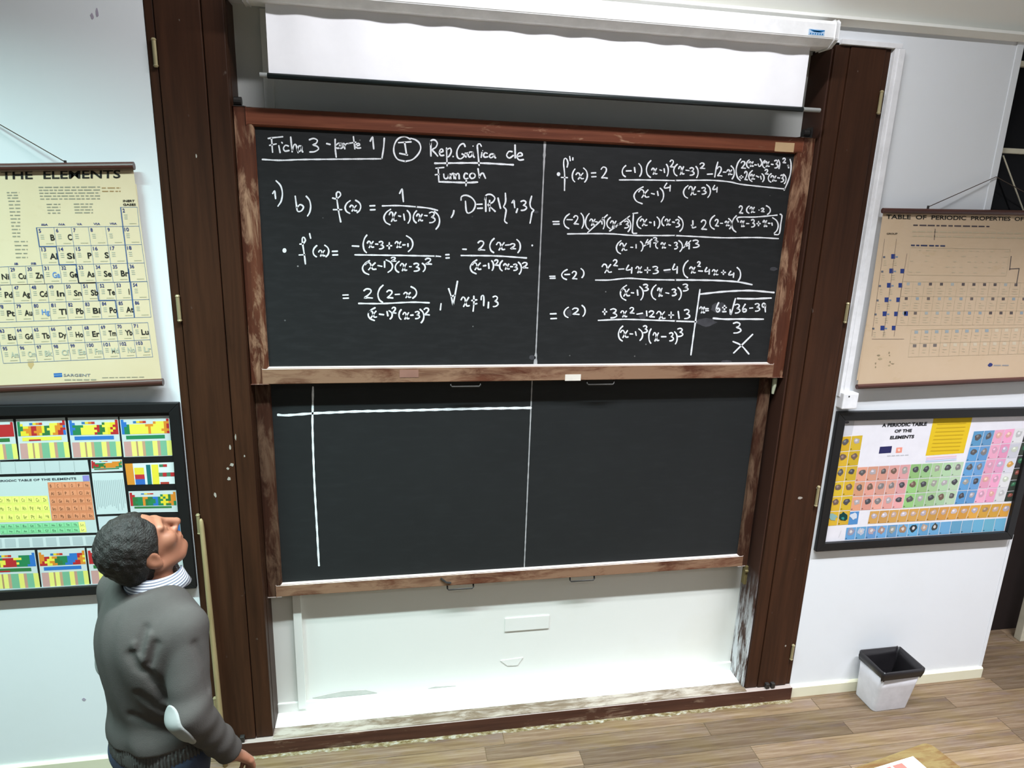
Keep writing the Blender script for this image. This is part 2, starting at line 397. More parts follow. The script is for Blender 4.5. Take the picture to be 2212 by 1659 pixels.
# guide rails in the recess
for s, lab in ((1, 'right'),):
    root = thing('guide_rail', 'dark wooden guide rail with worn chalky foot at the %s edge of the boards' % lab, 'rail', (s * 1.276, 0.08, SILL))
    t = NT('guide_rail_wood_' + lab); cz = t.n('ShaderNodeTexCoord'); sp = t.n('ShaderNodeSeparateXYZ'); t.l(cz.outputs['Object'], sp.inputs[0])
    w = t.noise(t.coord((14, 14, 2.2)), 2.0, 5, 0.7); low = t.ramp(sp.outputs[2], [(0.30, WHT), (0.72, BLK)])
    wf = t.math('MULTIPLY', t.ramp(w, [(0.42, BLK), (0.56, WHT)]), low)
    mrail = t.base(t.mix(wf, rgb(64, 40, 30), rgb(206, 210, 214)), 0.6, 0.3)
    xa, xb = sorted((s * 1.252, s * 1.2805))
    bxo('rail_front', mrail, root, xa + (0.02 if s > 0 else 0), xb - (0.02 if s < 0 else 0), 0.004, YB - 0.001, SILL, 3.40, bevel=0.002)

# opening at the right end: dark window above, passage below
M_dark = flat('dark_brown_panel', rgb(44, 36, 34), 0.7, 0.2)
win = thing('window_1', 'tall dark night window with beige transom bars at the right edge', 'window', (2.9, 0.05, zj), kind='structure')
t = NT('night_glass'); M_glass = t.base((0.005, 0.005, 0.006, 1), 0.12, 0.06)
edges = [zj + 0.05, 2.62, 3.02, 3.41, CEIL]
for a, b in zip(edges[:-1], edges[1:]):
    for x0, x1 in ((XW1 + 0.002, 3.1), (3.14, 4.1)):
        bxo('pane', M_glass, win, x0, x1, 0.060, 0.066, a, b)
M_beige = flat('beige_frame_paint', rgb(206, 200, 178), 0.5, 0.3)
for z in edges[1:-1]:
    bxo('transom_bar', M_beige, win, XW1 + 0.001, 4.1, 0.035, 0.085, z - 0.012, z + 0.012, bevel=0.003)
bxo('window_post', M_beige, win, 3.1, 3.14, 0.03, 0.09, zj, CEIL, bevel=0.003)
bxo('window_board', M_beige, win, XW2, 4.1, 0.0, 0.12, zj - 0.03, zj + 0.05, bevel=0.003)
mb = MB(); mb.box(4.1, 4.2, -7.0, 2.4, 0, CEIL + 3.12)
tag(mb.build('wall_side', M_wall), 'white side wall beyond the right edge of the view', 'wall', kind='structure')
mb = MB(); mb.box(2.0, 4.1, 0.40, 0.46, 0, CEIL)
tag(mb.build('wall_passage', M_dark), 'dark brown wall at the back of the unlit passage on the right', 'wall', kind='structure')
mb = MB(); p = atz(2206, 1386, 0); mb.box(p[0] - 0.01, p[0] + 0.07, p[1], p[1] + 0.05, 0, 2.05)
tag(mb.build('door_3', M_beige, bevel=0.004), 'pale door post standing in the dark passage at the right edge', 'door post', kind='structure')

# lamps above the view
M_lampbody = flat('lamp_white', rgb(236, 236, 234), 0.4, 0.3)
for i, (x, y, z, L, c, w, sp) in enumerate(LAMPS):
    root = thing('ceiling_light', 'long white louvred fluorescent fitting hung above the view', 'ceiling light', (x, y, z), 'fluorescent fittings above the view')
    mb = MB(); mb.prism([(y - 0.11, z), (y - 0.08, z + 0.07), (y + 0.08, z + 0.07), (y + 0.11, z)], 0, x - L / 2, x + L / 2); mb.build('housing', M_lampbody, root)
    for sx in (-0.4, 0.4):
        mb = MB(); mb.tube([(x + sx * L, y, z + 0.07), (x + sx * L, y, ceil_z(y))], 0.006, 8); mb.build('suspension_rod', M_lampbody, root)
    la = bpy.data.lights.new('fluorescent_tube', 'AREA'); la.shape = 'RECTANGLE'; la.size = L; la.size_y = 0.10; la.energy = w; la.color = c; la.spread = math.radians(sp)
    lo = bpy.data.objects.new('fluorescent_tube', la); COL.objects.link(lo); lo.parent = root; lo.location = (0, 0, -0.008)
    if y > -2:  # added fill on the front fittings, aimed up to brighten the ceiling
        lu = bpy.data.lights.new('ceiling_fill', 'AREA'); lu.shape = 'RECTANGLE'; lu.size = L; lu.size_y = 0.08; lu.energy = 3; lu.color = c
        uo = bpy.data.objects.new('ceiling_fill', lu); COL.objects.link(uo); uo.parent = root; uo.location = (0, 0, 0.08); uo.rotation_euler = (math.pi, 0, 0)

# ================================================================== BLACKBOARDS
t = NT('blackboard_surface'); v = t.coord((1, 1, 1)); n1 = t.noise(v, 2.2, 5, 0.6); n2 = t.noise(t.coord((2, 2, 9)), 5.0, 4, 0.6)
bc = t.mix(n1, rgb(30, 31, 32), rgb(38, 39, 40)); bc = t.mix(t.math('MULTIPLY', t.ramp(n2, [(0.45, BLK), (0.75, WHT)]), 0.28), bc, rgb(54, 56, 57))
vo = t.n('ShaderNodeTexVoronoi'); vo.inputs['Scale'].default_value = 13.0; t.l(v, vo.inputs['Vector'])
wn = t.n('ShaderNodeTexWhiteNoise'); t.l(vo.outputs['Position'], wn.inputs['Vector'])
spk = t.math('MULTIPLY', t.ramp(vo.outputs['Distance'], [(0.035, WHT), (0.055, BLK)]), t.ramp(wn.outputs['Value'], [(0.55, BLK), (0.95, WHT)]))
bc = t.mix(t.math('MULTIPLY', spk, 0.55), bc, rgb(190, 190, 190))
M_board = t.base(bc, 0.62, 0.22)
M_board2 = None
def clean_board():
    t = NT('blackboard_surface_clean'); n1 = t.noise(t.coord(), 2.0, 5, 0.6); n2 = t.noise(t.coord((2, 2, 9)), 4.0, 4, 0.6)
    c = t.mix(n1, rgb(33, 35, 36), rgb(41, 43, 44)); c = t.mix(t.math('MULTIPLY', t.ramp(n2, [(0.5, BLK), (0.8, WHT)]), 0.2), c, rgb(54, 58, 60))
    return t.base(c, 0.6, 0.22)
M_board2 = clean_board()
t = NT('white_chalk'); cn = t.noise(t.coord(), 260.0, 3, 0.7)
M_chalk = t.base(t.ramp(cn, [(0.25, rgb(190, 194, 198)), (0.5, rgb(244, 246, 250))]), 0.95, 0.05)
M_chalk2 = flat('thin_chalk', rgb(178, 178, 180), 0.95, 0.05, vary=0.12)
M_smear = flat('chalk_smear', rgb(74, 74, 78), 0.95, 0.05, vary=0.15)

def blackboard(name, label, x0, x1, xi0, xi1, z0, z1, zi0, zi1, yf, yb, surf, mats):
    root = thing(name, label, 'blackboard', (0, yf + 0.025, z0))
    mtop, mbot, mstile = mats
    ch = 0.005
    # rails with an inner chamfer that slopes down to the writing surface
    def rail(nm, mat, z_out, z_in, sgn):
        mb = MB(); mb.prism([(yf - 0.0015, z_out), (yf - 0.0015, z_in + sgn * ch), (yb, z_in), (yb + 0.02, z_in), (yb + 0.02, z_out)], 0, xi0 - 0.028, xi1 + 0.028)
        return mb.build(nm, mat, root, bevel=0.003)
    rail('top_rail', mtop, z1, zi1, 1); br = rail('bottom_rail', mbot, z0, zi0, -1)
    for xo, xi, s in ((x0, xi0, -1), (x1, xi1, 1)):
        mb = MB(); mb.prism([(xo, yf), (xi + s * ch, yf), (xi, yb), (xi, yb + 0.018), (xo, yb + 0.018)], 2, z0, z1)
        mb.build('stile', mstile, root, bevel=0.003)
    for a, b in ((xi0 - 0.01, -0.0015), (0.0015, xi1 + 0.01)):
        bxo('writing_panel', surf, root, a, b, yb, yb + 0.015, zi0 - 0.01, zi1 + 0.01)
    return root, br
ub, ubr = blackboard('upper_blackboard', 'upper sliding blackboard covered with white chalk formulas in brown wooden frame', -1.2655, 1.269, -1.19, 1.181, 1.893, 3.027, 1.969, 2.956, YU, YUB, M_board, (M_frame_h, M_worn_h, M_frame_v))
lb, lbr = blackboard('lower_blackboard', 'lower sliding blackboard nearly empty with one chalk cross line', -1.2655, 1.249, -1.198, 1.188, 0.809, 1.945, 0.877, 1.875, YL, YLB, M_board2, (M_frame_h, M_worn_h, M_worn_v))

# dusty seams between the panels
def ribbon(mb, pts, Y, w=4.0, mi=0, taper=True, smooth=True, closed=False):
    """flat chalk stroke through pixel points, laid on the plane y = Y"""
    P = np.array(pts, float)
    if len(P) > 2 and smooth:
        Q = np.vstack([2 * P[0] - P[1], P, 2 * P[-1] - P[-2]]); out = []
        for i in range(1, len(Q) - 2):
            d = np.hypot(*(Q[i + 1] - Q[i])); n = max(2, int(d / 2.5))
            for k in range(n):
                s = k / n; a, b, c, e = Q[i - 1], Q[i], Q[i + 1], Q[i + 2]
                out.append(0.5 * ((2 * b) + (c - a) * s + (2 * a - 5 * b + 4 * c - e) * s * s + (3 * b - a - 3 * c + e) * s ** 3))
        out.append(P[-1]); P = np.array(out)
    elif len(P) == 2:
        n = max(2, int(np.hypot(*(P[1] - P[0])) / 8)); s = np.linspace(0, 1, n + 1)[:, None]; P = P[0] * (1 - s) + P[1] * s
    T = np.gradient(P, axis=0); T /= np.maximum(1e-6, np.hypot(T[:, 0], T[:, 1]))[:, None]; Nn = np.c_[-T[:, 1], T[:, 0]]
    P = np.vstack([P[0] - T[0] * w * 0.32, P, P[-1] + T[-1] * w * 0.32]); Nn = np.vstack([Nn[0], Nn, Nn[-1]])
    n = len(P); hw = np.full(n, w / 2)
    hw *= 1 + 0.14 * np.sin(np.arange(n) * 0.55 + P[0, 0])
    hw[0] *= 0.5; hw[-1] *= 0.5
    k = len(mb.v)
    for i in range(n):
        for sg in (1, -1):
            q = P[i] + Nn[i] * hw[i] * sg; mb.v.append(tuple(aty(q[0], q[1], Y)))
    for i in range(n - 1):
        mb.f.append((k + 2 * i, k + 2 * i + 1, k + 2 * i + 3, k + 2 * i + 2)); mb.mi.append(mi)
YC = YUB - 0.0012; YC2 = YLB - 0.0012
def blob(mb, cx, cy, rx, ry, Y, mi=0, n=14, jit=0.0, seed=0):
    rr = random.Random(seed)
    mb.poly([aty(cx + rx * math.cos(-a) * (1 + jit * (rr.random() - .5)), cy + ry * math.sin(-a) * (1 + jit * (rr.random() - .5)), Y) for a in [2 * math.pi * i / n for i in range(n)]][::1], mi)
def xproj_pts(x, z0, z1, Y, n): pass
mb = MB()
for z0, z1, y, nm, par in ((1.97, 2.955, YUB, 'seam_dust', ub), (0.878, 1.874, YLB, 'seam_dust', lb)):
    mb = MB(); rg = random.Random(3); prev = None; N = 70
    for i in range(N + 1):
        z = z0 + (z1 - z0) * i / N; w = 0.0022 + 0.0012 * rg.random()
        if par is ub and (i < 4): w += 0.004 * (4 - i) / 2 * rg.random() + 0.002
        if par is ub and i > 62: w += 0.0035 * rg.random()
        cur = ((-w, y - 0.0006, z), (w, y - 0.0006, z))
        if prev: mb.poly([prev[0], prev[1], cur[1], cur[0]])
        prev = cur
    mb.build(nm, M_chalk2, par)

GLY = {
 '(': [[(1, 0), (.38, .2), (.03, .52), (.28, .84), (.9, 1)]], ')': [[(0, 0), (.72, .2), (1, .5), (.8, .8), (.3, 1)]],
 'x': [[(0, .32), (.2, .03), (.45, .14), (.55, .55), (.7, .93), (1, .9)], [(.92, .06), (.62, .48), (.3, 1)]],
 '1': [[(0, .36), (.6, 0), (.75, .5), (.9, 1)]],
 '2': [[(0, .2), (.3, 0), (.75, .06), (.82, .32), (.45, .68), (.06, .94), (.45, .92), (1, .96)]],
 '3': [[(.05, .1), (.5, 0), (.88, .14), (.72, .38), (.42, .47), (.85, .58), (1, .78), (.6, .97), (.1, 1)]],
 '4': [[(.4, 0), (.05, .52), (.22, .62), (.72, .52)], [(.86, .28), (.8, 1)]],
 '6': [[(.7, 0), (.22, .4), (.03, .75), (.3, 1), (.8, .92), (.92, .7), (.5, .6), (.14, .8)]],
 '9': [[(.9, .15), (.5, 0), (.1, .15), (.15, .4), (.6, .45), (.9, .15), (.85, .55), (.92, 1)]],
 '+': [[(0, .5), (1, .5)], [(.5, 0), (.48, 1)]], '=': [[(0, .05), (.95, 0)], [(.08, 1), (1, .95)]],
 'b': [[(0, 0), (.15, .6), (.3, .98), (.75, .95), (1, .7), (.6, .55), (.2, .75)]],
 'a': [[(.75, .15), (.3, .1), (0, .55), (.2, .95), (.6, .7), (.78, .1), (.8, .7), (1, 1)]],
 'c': [[(.9, .15), (.4, 0), (.05, .5), (.3, .95), (1, .85)]], 'e': [[(.1, .5), (.8, .35), (.65, .03), (.3, .05), (.02, .5), (.35, .95), (1, .9)]],
 'h': [[(0, 0), (.1, .5), (.2, .95)], [(.2, .85), (.45, .5), (.7, .5), (.85, .75), (1, 1)]],
 'o': [[(.6, 0), (.15, .15), (0, .6), (.35, 1), (.9, .8), (1, .3), (.6, 0)]], 'r': [[(0, .05), (.2, 1)], [(.18, .5), (.5, .12), (1, .1)]],
 'd': [[(.62, .52), (.25, .5), (0, .8), (.3, 1), (.75, .8)], [(.93, 0), (.95, 1)]],
 'n': [[(0, .1), (.15, 1)], [(.12, .5), (.45, .05), (.7, .2), (.75, 1)]], 'u': [[(0, 0), (.08, .8), (.4, 1), (.75, .6), (.82, 0), (.85, .8), (1, 1)]],
 'G': [[(1, .2), (.82, 0), (.4, .1), (.05, .5), (.12, .9), (.5, 1), (.92, .78), (.62, .68)]],
 'R': [[(.08, .1), (.1, 1)], [(0, .3), (.15, .03), (.6, 0), (.95, .2), (.75, .45), (.3, .6), (.65, .8), (1, 1)]],
 '{': [[(.5, 0), (.6, .25), (.3, .38), (0, .46), (.7, .55), (.5, .75), (.3, .93), (1, 1)]], '}': [[(.5, 0), (.1, .25), (.3, .42), (1, .52), (.6, .6), (.35, .8), (.1, 1)]],
}
def chalk(parent, label, parts, w=3.3, Y=YC):
    """parts: (origin x, origin y, zoom, 'glyph x0 y0 x1 y1; ...') read off enlarged views; L and P are polylines, o@ discs"""
    mb = MB()
    for ox, oy, sc, data in parts:
        for item in data.split(';'):
            tk = item.split()
            if not tk: continue
            g, nums = tk[0], [float(a) for a in tk[1:]]
            px = [(ox + nums[i] / sc, oy + nums[i + 1] / sc) for i in range(0, len(nums) - 1, 2)]
            if g == 'L': ribbon(mb, px, Y, w, smooth=False)
            elif g == 'P': ribbon(mb, px, Y, w)
            elif g == 'T': ribbon(mb, px, Y, w * 1.2)
            elif g == '@': blob(mb, px[0][0], px[0][1], nums[2] / sc, nums[2] / sc * 1.15, Y)
            else:
                (a, b), (c, d) = px
                for st in GLY[g]: ribbon(mb, [(a + (c - a) * u, b + (d - b) * v) for u, v in st], Y, w)
    return tag(mb.build('chalk_writing', M_chalk, parent), label)
A = (540, 260, 6.144); B = (860, 260, 6.144); Cc = (580, 480, 6.144); D = (860, 480, 6.144); Ee = (1160, 310, 7.373); Ff = (1430, 310, 7.373)
I_ = (1160, 530, 7.373); J = (1430, 560, 7.373); G1 = (1280, 490, 11.06); H1 = (1400, 400, 11.06)
chalk(ub, 'chalk heading Ficha 3 - parte 1 with underline', [A + ('P 240 240 330 228 435 218;L 285 235 300 425;L 258 332 350 312;L 382 335 400 430;L 420 290 430 303;c 440 330 520 412;h 540 220 640 430;a 632 330 702 422;3 780 240 910 420;L 1015 308 1065 320;P 1130 250 1132 380 1145 490;P 1140 330 1180 300 1205 330 1180 370 1145 365;o 1190 300 1235 372;r 1245 300 1312 380;L 1372 215 1392 380;L 1312 305 1405 290;e 1402 305 1470 372;1 1595 220 1648 380;P 1782 235 1775 350 1750 512;P 162 518 400 530 700 520 1200 515 1750 510',)])
chalk(ub, 'circled chalk numeral I', [A + ('P 2130 250 2050 215 1965 245 1915 330 1912 430 1960 515 2060 545;L 1970 296 2140 285;L 2052 292 2078 452;L 1985 438 2092 460',), B + ('P 95 545 190 520 265 450 300 370 280 300 230 258 165 238',)])
chalk(ub, 'underlined chalk words Rep. Grafica de Funcoes', [B + ('R 425 260 525 475;e 545 380 608 472;L 642 365 650 605;P 648 390 690 368 706 410 680 470 655 488;@ 730 480 10;G 775 310 890 510;r 892 430 935 490;a 928 412 1012 492;@ 995 342 8;P 1105 345 1085 312 1052 330 1060 440 1075 600;L 1112 425 1102 492;@ 1122 402 6;c 1130 430 1190 492;a 1210 440 1295 500;d 1440 325 1560 500;e 1575 430 1665 530;T 485 570 1050 566 1530 590;L 500 635 608 625;L 532 635 540 800;L 492 722 546 715;T 540 815 900 826 1055 820;u 605 712 690 775;n 690 700 760 775;n 752 700 830 778;c 870 700 928 780;L 905 795 900 870;o 950 700 1022 772;h 1060 640 1160 770',)])
chalk(ub, 'chalk item number 1)', [A + ('1 300 935 345 1040;) 345 800 430 1140',)])
chalk(ub, 'chalk item letter b)', [A + ('b 600 1005 710 1210;) 745 1005 805 1270',)])
chalk(ub, 'chalk function name f(x) =', [A + ('P 1095 1030 1150 1040 1203 992 1185 950 1148 965 1155 1060 1180 1230 1205 1350;L 1105 1185 1220 1185;( 1260 1065 1332 1235;x 1325 1125 1418 1205;) 1400 1060 1470 1225;= 1590 1132 1662 1188;',)])
chalk(ub, 'chalk fraction 1 over (x-1)(x-3)', [A + ('P 1755 1135 1980 1132 2212 1148;1 1985 910 2042 1080;( 1775 1180 1868 1385;x 1848 1212 1945 1342;L 1970 1268 2000 1275;L 2040 1242 2052 1325;) 2085 1195 2126 1365',), B + ('P 240 1148 400 1165 525 1195;( 200 1200 246 1360;x 245 1240 326 1338;L 350 1262 386 1266;3 410 1215 490 1358;) 480 1210 550 1445',)])
chalk(ub, 'chalk domain D = R without {1,3}', [B + ('P 740 1195 732 1240 705 1290;P 835 1060 842 1012 900 994 980 1030 1025 1105 1000 1190 935 1232 905 1200 893 1072;= 1045 1112 1120 1168;R 1150 985 1290 1210;L 1214 1060 1214 1205;L 1325 1030 1360 1170;{ 1400 965 1446 1365;1 1510 1060 1552 1160;L 1585 1172 1568 1225;3 1625 1065 1705 1195;} 1745 1005 1800 1365',)])
chalk(ub, 'chalk line of the first derivative with two fractions', [Cc + ('@ 212 375 27;P 415 290 458 286 490 240 470 200 448 215 455 300 475 430 490 555;L 405 435 482 432;L 545 150 560 215;( 590 310 642 460;x 665 370 750 450;) 745 305 800 460;= 845 385 920 435;L 1110 315 1200 320;( 1255 170 1306 405;x 1310 250 1396 338;L 1420 290 1452 292;3 1465 255 1526 355;+ 1570 270 1636 355;x 1680 255 1762 338;L 1780 302 1816 300;L 1850 285 1852 325;) 1830 180 1915 390;P 1145 433 1700 440 2212 450;( 1245 510 1342 695;x 1285 532 1428 632;L 1450 575 1506 586;L 1540 520 1541 600;) 1560 500 1646 665;2 1630 465 1692 520;( 1680 520 1736 665;x 1750 545 1836 645;L 1870 590 1896 591;3 1925 545 2002 650;) 2040 545 2080 655;2 2082 480 2165 560',), D + ('P 490 450 530 452 565 456;= 630 430 680 475;L 855 358 906 360;2 1060 250 1150 375;( 1215 215 1276 405;x 1305 265 1416 370;L 1425 305 1476 300;2 1490 285 1560 356;) 1575 230 1622 405;P 835 442 1300 448 1705 475;( 955 500 1046 685;x 985 535 1100 632;L 1130 580 1166 575;L 1200 545 1206 615;) 1240 510 1266 640;2 1280 500 1332 575;( 1345 510 1386 645;x 1400 550 1476 626;L 1490 590 1521 590;3 1530 555 1582 640;) 1595 530 1636 690;2 1650 535 1722 610;@ 1780 308 12',)])
chalk(ub, 'chalk line 2(2-x) over (x-1)2(x-3)2 for all x not 1, 3', [Cc + ('= 985 965 1062 1010;2 1265 885 1380 1012;( 1450 835 1522 1065;2 1570 905 1652 1010;L 1680 960 1740 956;x 1795 930 1890 1002;) 1890 855 1965 1010;P 1195 1078 1500 1080 1900 1062 2135 1070;( 1320 1135 1416 1305;x 1330 1175 1436 1266;L 1470 1220 1530 1228;L 1572 1185 1585 1245;) 1600 1175 1642 1285;2 1640 1130 1692 1210;( 1730 1160 1762 1290;x 1785 1195 1866 1286;L 1885 1235 1921 1232;3 1945 1185 2006 1280;) 2010 1155 2062 1335;2 2065 1140 2136 1235',), D + ('L 570 1080 560 1165;P 670 880 705 990 730 1102;L 730 1102 788 782;L 705 985 752 970;x 835 990 946 1120;P 1005 980 1005 1080 995 1182;L 975 1040 1046 1030;L 1008 1087 1046 1080;P 1102 1030 1105 985 1130 972 1138 1020 1135 1110;L 1200 1060 1195 1140;3 1255 980 1326 1120',)])
chalk(ub, 'chalk line of the second derivative as a long fraction', [Ee + ('@ 343 488 28;P 478 378 492 310 470 245 437 243 424 320 440 500 438 750;L 385 540 486 544;L 520 205 530 275;L 571 225 570 265;( 560 405 606 610;x 620 465 742 568;) 740 390 802 615;= 865 467 942 530;2 1020 375 1122 560;( 1355 350 1416 530;L 1420 437 1502 434;L 1552 380 1562 462;) 1620 320 1667 525;( 1740 270 1816 540;x 1825 390 1912 492;L 1955 420 1986 430;L 2024 400 2031 465;) 2060 330 2091 520;2 2120 265 2182 380;P 1310 580 1700 580 2212 590;( 1540 690 1692 960;x 1620 730 1782 862;L 1820 795 1871 806;L 1918 760 1930 830;) 1960 710 2016 930;4 2020 630 2140 760',),
  Ff + ('( 185 330 246 515;x 265 360 352 495;L 380 425 432 431;3 440 385 512 505;) 540 365 576 545;2 605 310 682 402;L 720 490 806 485;P 890 295 862 400 840 535;2 880 370 956 525;L 975 455 1021 456;x 1035 415 1118 500;) 1100 355 1152 565;( 1178 245 1256 590;2 1260 285 1331 400;( 1345 260 1391 390;x 1385 285 1456 366;L 1475 340 1506 342;P 1530 325 1545 365 1575 350 1590 300 1562 245;( 1600 270 1642 390;x 1635 285 1711 370;L 1740 330 1771 335;3 1790 265 1846 390;P 1855 260 1876 320 1862 400;2 1925 235 1971 310;L 2000 348 2022 362;L 2012 345 2018 392;P 2040 250 2056 330 2045 480 2000 620 1945 745;+ 1235 508 1292 558;2 1315 445 1362 585;( 1380 430 1441 605;x 1410 490 1476 572;L 1500 515 1541 536;L 1570 520 1581 570;) 1590 480 1626 610;2 1640 415 1691 490;( 1690 480 1741 615;x 1735 510 1821 602;L 1840 545 1876 550;3 1890 500 1937 612;) 1935 490 1976 640;P 210 588 700 584 900 592 1100 615 1300 655 1960 725;( 340 670 416 870;x 425 680 541 822;L 570 760 601 760;3 630 700 702 806;) 710 655 771 860;4 805 665 891 776',)], 2.9)
chalk(ub, 'chalk line of the second derivative with two crossed-out factors', [Ee + ('= 250 1242 357 1285;( 425 1120 517 1355;L 475 1212 566 1214;2 585 1150 662 1290;) 700 1110 746 1350;( 770 1115 832 1370;x 840 1200 932 1306;L 930 1245 962 1250;L 1028 1210 1036 1285;) 1045 1180 1076 1360;L 1122 1135 805 1420;( 1110 1175 1171 1355;x 1170 1230 1266 1340;L 1280 1290 1342 1284;3 1390 1235 1462 1346;) 1430 1190 1492 1405;L 1477 1155 1155 1395;L 1605 1105 1525 1115;P 1536 1120 1528 1270 1522 1420 1590 1430;( 1590 1160 1662 1355;x 1645 1200 1756 1312;L 1790 1255 1821 1260;L 1868 1240 1871 1310;) 1910 1170 1956 1350;( 1985 1165 2026 1310;x 2040 1200 2126 1302;P 485 1440 850 1436 1200 1440 1550 1464 2000 1466 2212 1464',),
  Ff + ('L 165 1250 201 1256;3 215 1210 281 1330;) 260 1165 336 1400;P 490 1228 492 1290 484 1345 540 1330;L 465 1300 490 1310;2 625 1220 711 1375;( 760 1145 841 1365;2 845 1210 901 1320;L 930 1270 966 1271;x 1005 1235 1072 1312;) 1060 1195 1111 1360;( 1110 1150 1186 1410;2 1230 995 1287 1115;( 1345 995 1391 1110;x 1400 1010 1477 1102;@ 1545 1060 9;2 1580 1030 1627 1090;) 1660 990 1726 1130;P 1215 1250 1212 1178 1500 1170 1835 1140;x 1250 1225 1312 1326;L 1345 1275 1386 1276;3 1420 1210 1476 1330;+ 1510 1240 1566 1312;x 1610 1220 1672 1326;L 1690 1270 1721 1272;L 1750 1265 1756 1305;) 1760 1180 1851 1430;P 1880 1125 1910 1150 1892 1280 1865 1438 1790 1450;P 210 1466 600 1485 1000 1502 1500 1498 1855 1515',),
  G1 + ('( 565 330 682 645;x 650 385 822 570;L 910 488 962 490;L 1040 420 1041 510;) 1145 350 1206 580;4 1265 300 1402 485;L 1420 295 1225 465;3 1450 255 1542 385;( 1505 350 1562 515;x 1635 375 1747 510;L 1820 430 1866 446;3 1950 370 2032 526;) 2060 330 2147 590',), H1 + ('4 880 1345 1002 1525;L 1020 1325 838 1500;3 1065 1310 1217 1490',)], 2.9)
chalk(ub, 'chalk line (-2) times x2 - 4x + 3 - 4(x2 - 4x + 4) over (x-1)3(x-3)3', [I_ + ('= 200 492 292 525;( 390 385 482 545;L 440 465 522 462;2 560 415 637 540;) 700 370 747 515;x 1035 295 1187 437;2 1215 230 1282 330;L 1300 380 1386 375;4 1415 315 1527 445;x 1575 335 1672 437;+ 1715 350 1806 440;3 1840 335 1932 450;P 930 553 1150 552 1450 525 1800 545 2212 552;( 1325 635 1427 875;x 1340 690 1477 810;L 1500 755 1541 758;L 1598 710 1606 795;) 1635 655 1692 870;3 1690 620 1772 725;( 1820 630 1897 865;x 1920 675 1997 815;L 2050 755 2101 765',), J + ('L 30 176 131 164;4 165 75 257 225;( 335 20 417 295;x 440 120 532 222;2 565 40 612 120;L 580 185 646 190;4 680 130 767 240;x 800 165 892 252;+ 945 175 1012 245;4 1055 190 1157 290;) 1195 130 1252 345;T 210 330 600 332 900 340 1200 360 1435 405;3 155 475 227 580;) 255 450 307 645;3 330 395 417 505',)], 3.0)
chalk(ub, 'chalk line (2) times 3x2 - 12x + 13 over (x-1)3(x-3)3', [I_ + ('= 210 1088 312 1168;( 430 985 502 1150;2 565 1000 672 1105;) 715 955 767 1130;+ 1045 1010 1112 1105;3 1165 1010 1272 1155;x 1335 1040 1432 1142;2 1480 990 1547 1085;L 1590 1096 1682 1080;L 1744 1045 1751 1125;2 1785 1045 1872 1145;x 1905 1050 2042 1172;+ 2095 1060 2177 1160;P 975 1195 1200 1185 1500 1180 2212 1205;( 1295 1285 1367 1525;x 1330 1350 1452 1470;L 1480 1410 1526 1412;L 1568 1375 1581 1435;) 1620 1330 1682 1515;3 1690 1280 1757 1390;( 1780 1330 1817 1560;x 1850 1385 1942 1525;L 1980 1455 2056 1455',), J + ('L 258 830 272 945;3 350 800 442 945;L 210 985 550 996;3 115 1170 182 1300;) 200 1155 242 1350;3 245 1100 332 1230',)], 3.0)
chalk(ub, 'boxed chalk side calculation x = (6 +- root 36-39)/3 ', [J + ('P 605 480 560 800 510 1150 460 1525;T 615 555 1000 515 1400 500 1785 530;x 600 755 682 857;= 690 787 742 820;6 860 690 922 840;+ 965 735 1027 805;L 965 836 1022 834;P 1085 800 1096 880 1135 750 1170 625;T 1200 625 1450 630 1740 618;3 1160 715 1242 857;6 1280 715 1347 840;L 1395 780 1446 775;3 1480 705 1557 827;9 1590 700 1652 840;T 815 940 1000 955 1200 953 1615 955;3 1130 1005 1257 1175',)], 3.2)
chalk(ub, 'chalk cross under the side calculation', [J + ('L 1445 1195 1140 1495;P 1130 1310 1260 1372 1385 1510',)], 3.2)
for (cx, cy, rx, ry, sd) in ((1553, 665, 17, 12, 1), (1525, 696, 22, 9, 2), (1229, 676, 6, 8, 3), (1388, 683, 8, 6, 4), (1158, 458, 5, 3, 5), (1671, 581, 8, 4, 6), (1569, 781, 12, 3, 7), (1150, 772, 8, 5, 8), (1442, 587, 8, 3, 9)):
    mb = MB(); blob(mb, cx, cy, rx, ry, YUB - 0.0006, 0, 16, 0.35, sd)
    mb.build('chalk_smear', M_smear, ub)
chalk(lb, 'large chalk cross line of an empty table', [(0, 0, 1, 'P 676 836 675.5 880 675 920 677 990 680 1060 684 1130 689 1222;T 600 896 620 897 675 893 720 891 780 888.5 900 886 1020 883 1147 881',)], 4.2, YC2)
chalk(lb, None, [(900, 1150, 5.53, 'L 1300 80 1345 90;L 1455 345 1475 335',)], 3.0, YC2) if False else None

# handles, stickers and fittings of the boards
def wire_handle(par, x0, x1, zt, zb, y):
    mb = MB(); mb.tube([(x0, y, zt), (x0, y - 0.012, zb + 0.006), (x0 + 0.006, y - 0.014, zb), (x1 - 0.006, y - 0.014, zb), (x1, y - 0.012, zb + 0.006), (x1, y, zt)], 0.0042, 8)
    mb.build('handle', M_metal, par, smooth=True)
for a, b in ((973, 1037), (1266, 1324)):
    y = YU + 0.02; p, q = aty(a, 838, y), aty(b, 834, y); wire_handle(ub, p[0], q[0], 1.896, 1.868, y)
for a, b, v in ((966, 1022, 1270), (1230, 1282, 1254)):
    y = YL + 0.02; p, q = aty(a, v, y), aty(b, v, y); wire_handle(lb, p[0], q[0], 0.812, 0.782, y)
p = aty(962, 1255, YL - 0.005)
mb = MB(); mb.tube([aty(952, 1249, YL - 0.004), aty(964, 1258, YL - 0.012), aty(974, 1259, YL - 0.008)], 0.005, 8); mb.build('latch_hook', M_metal, lb)
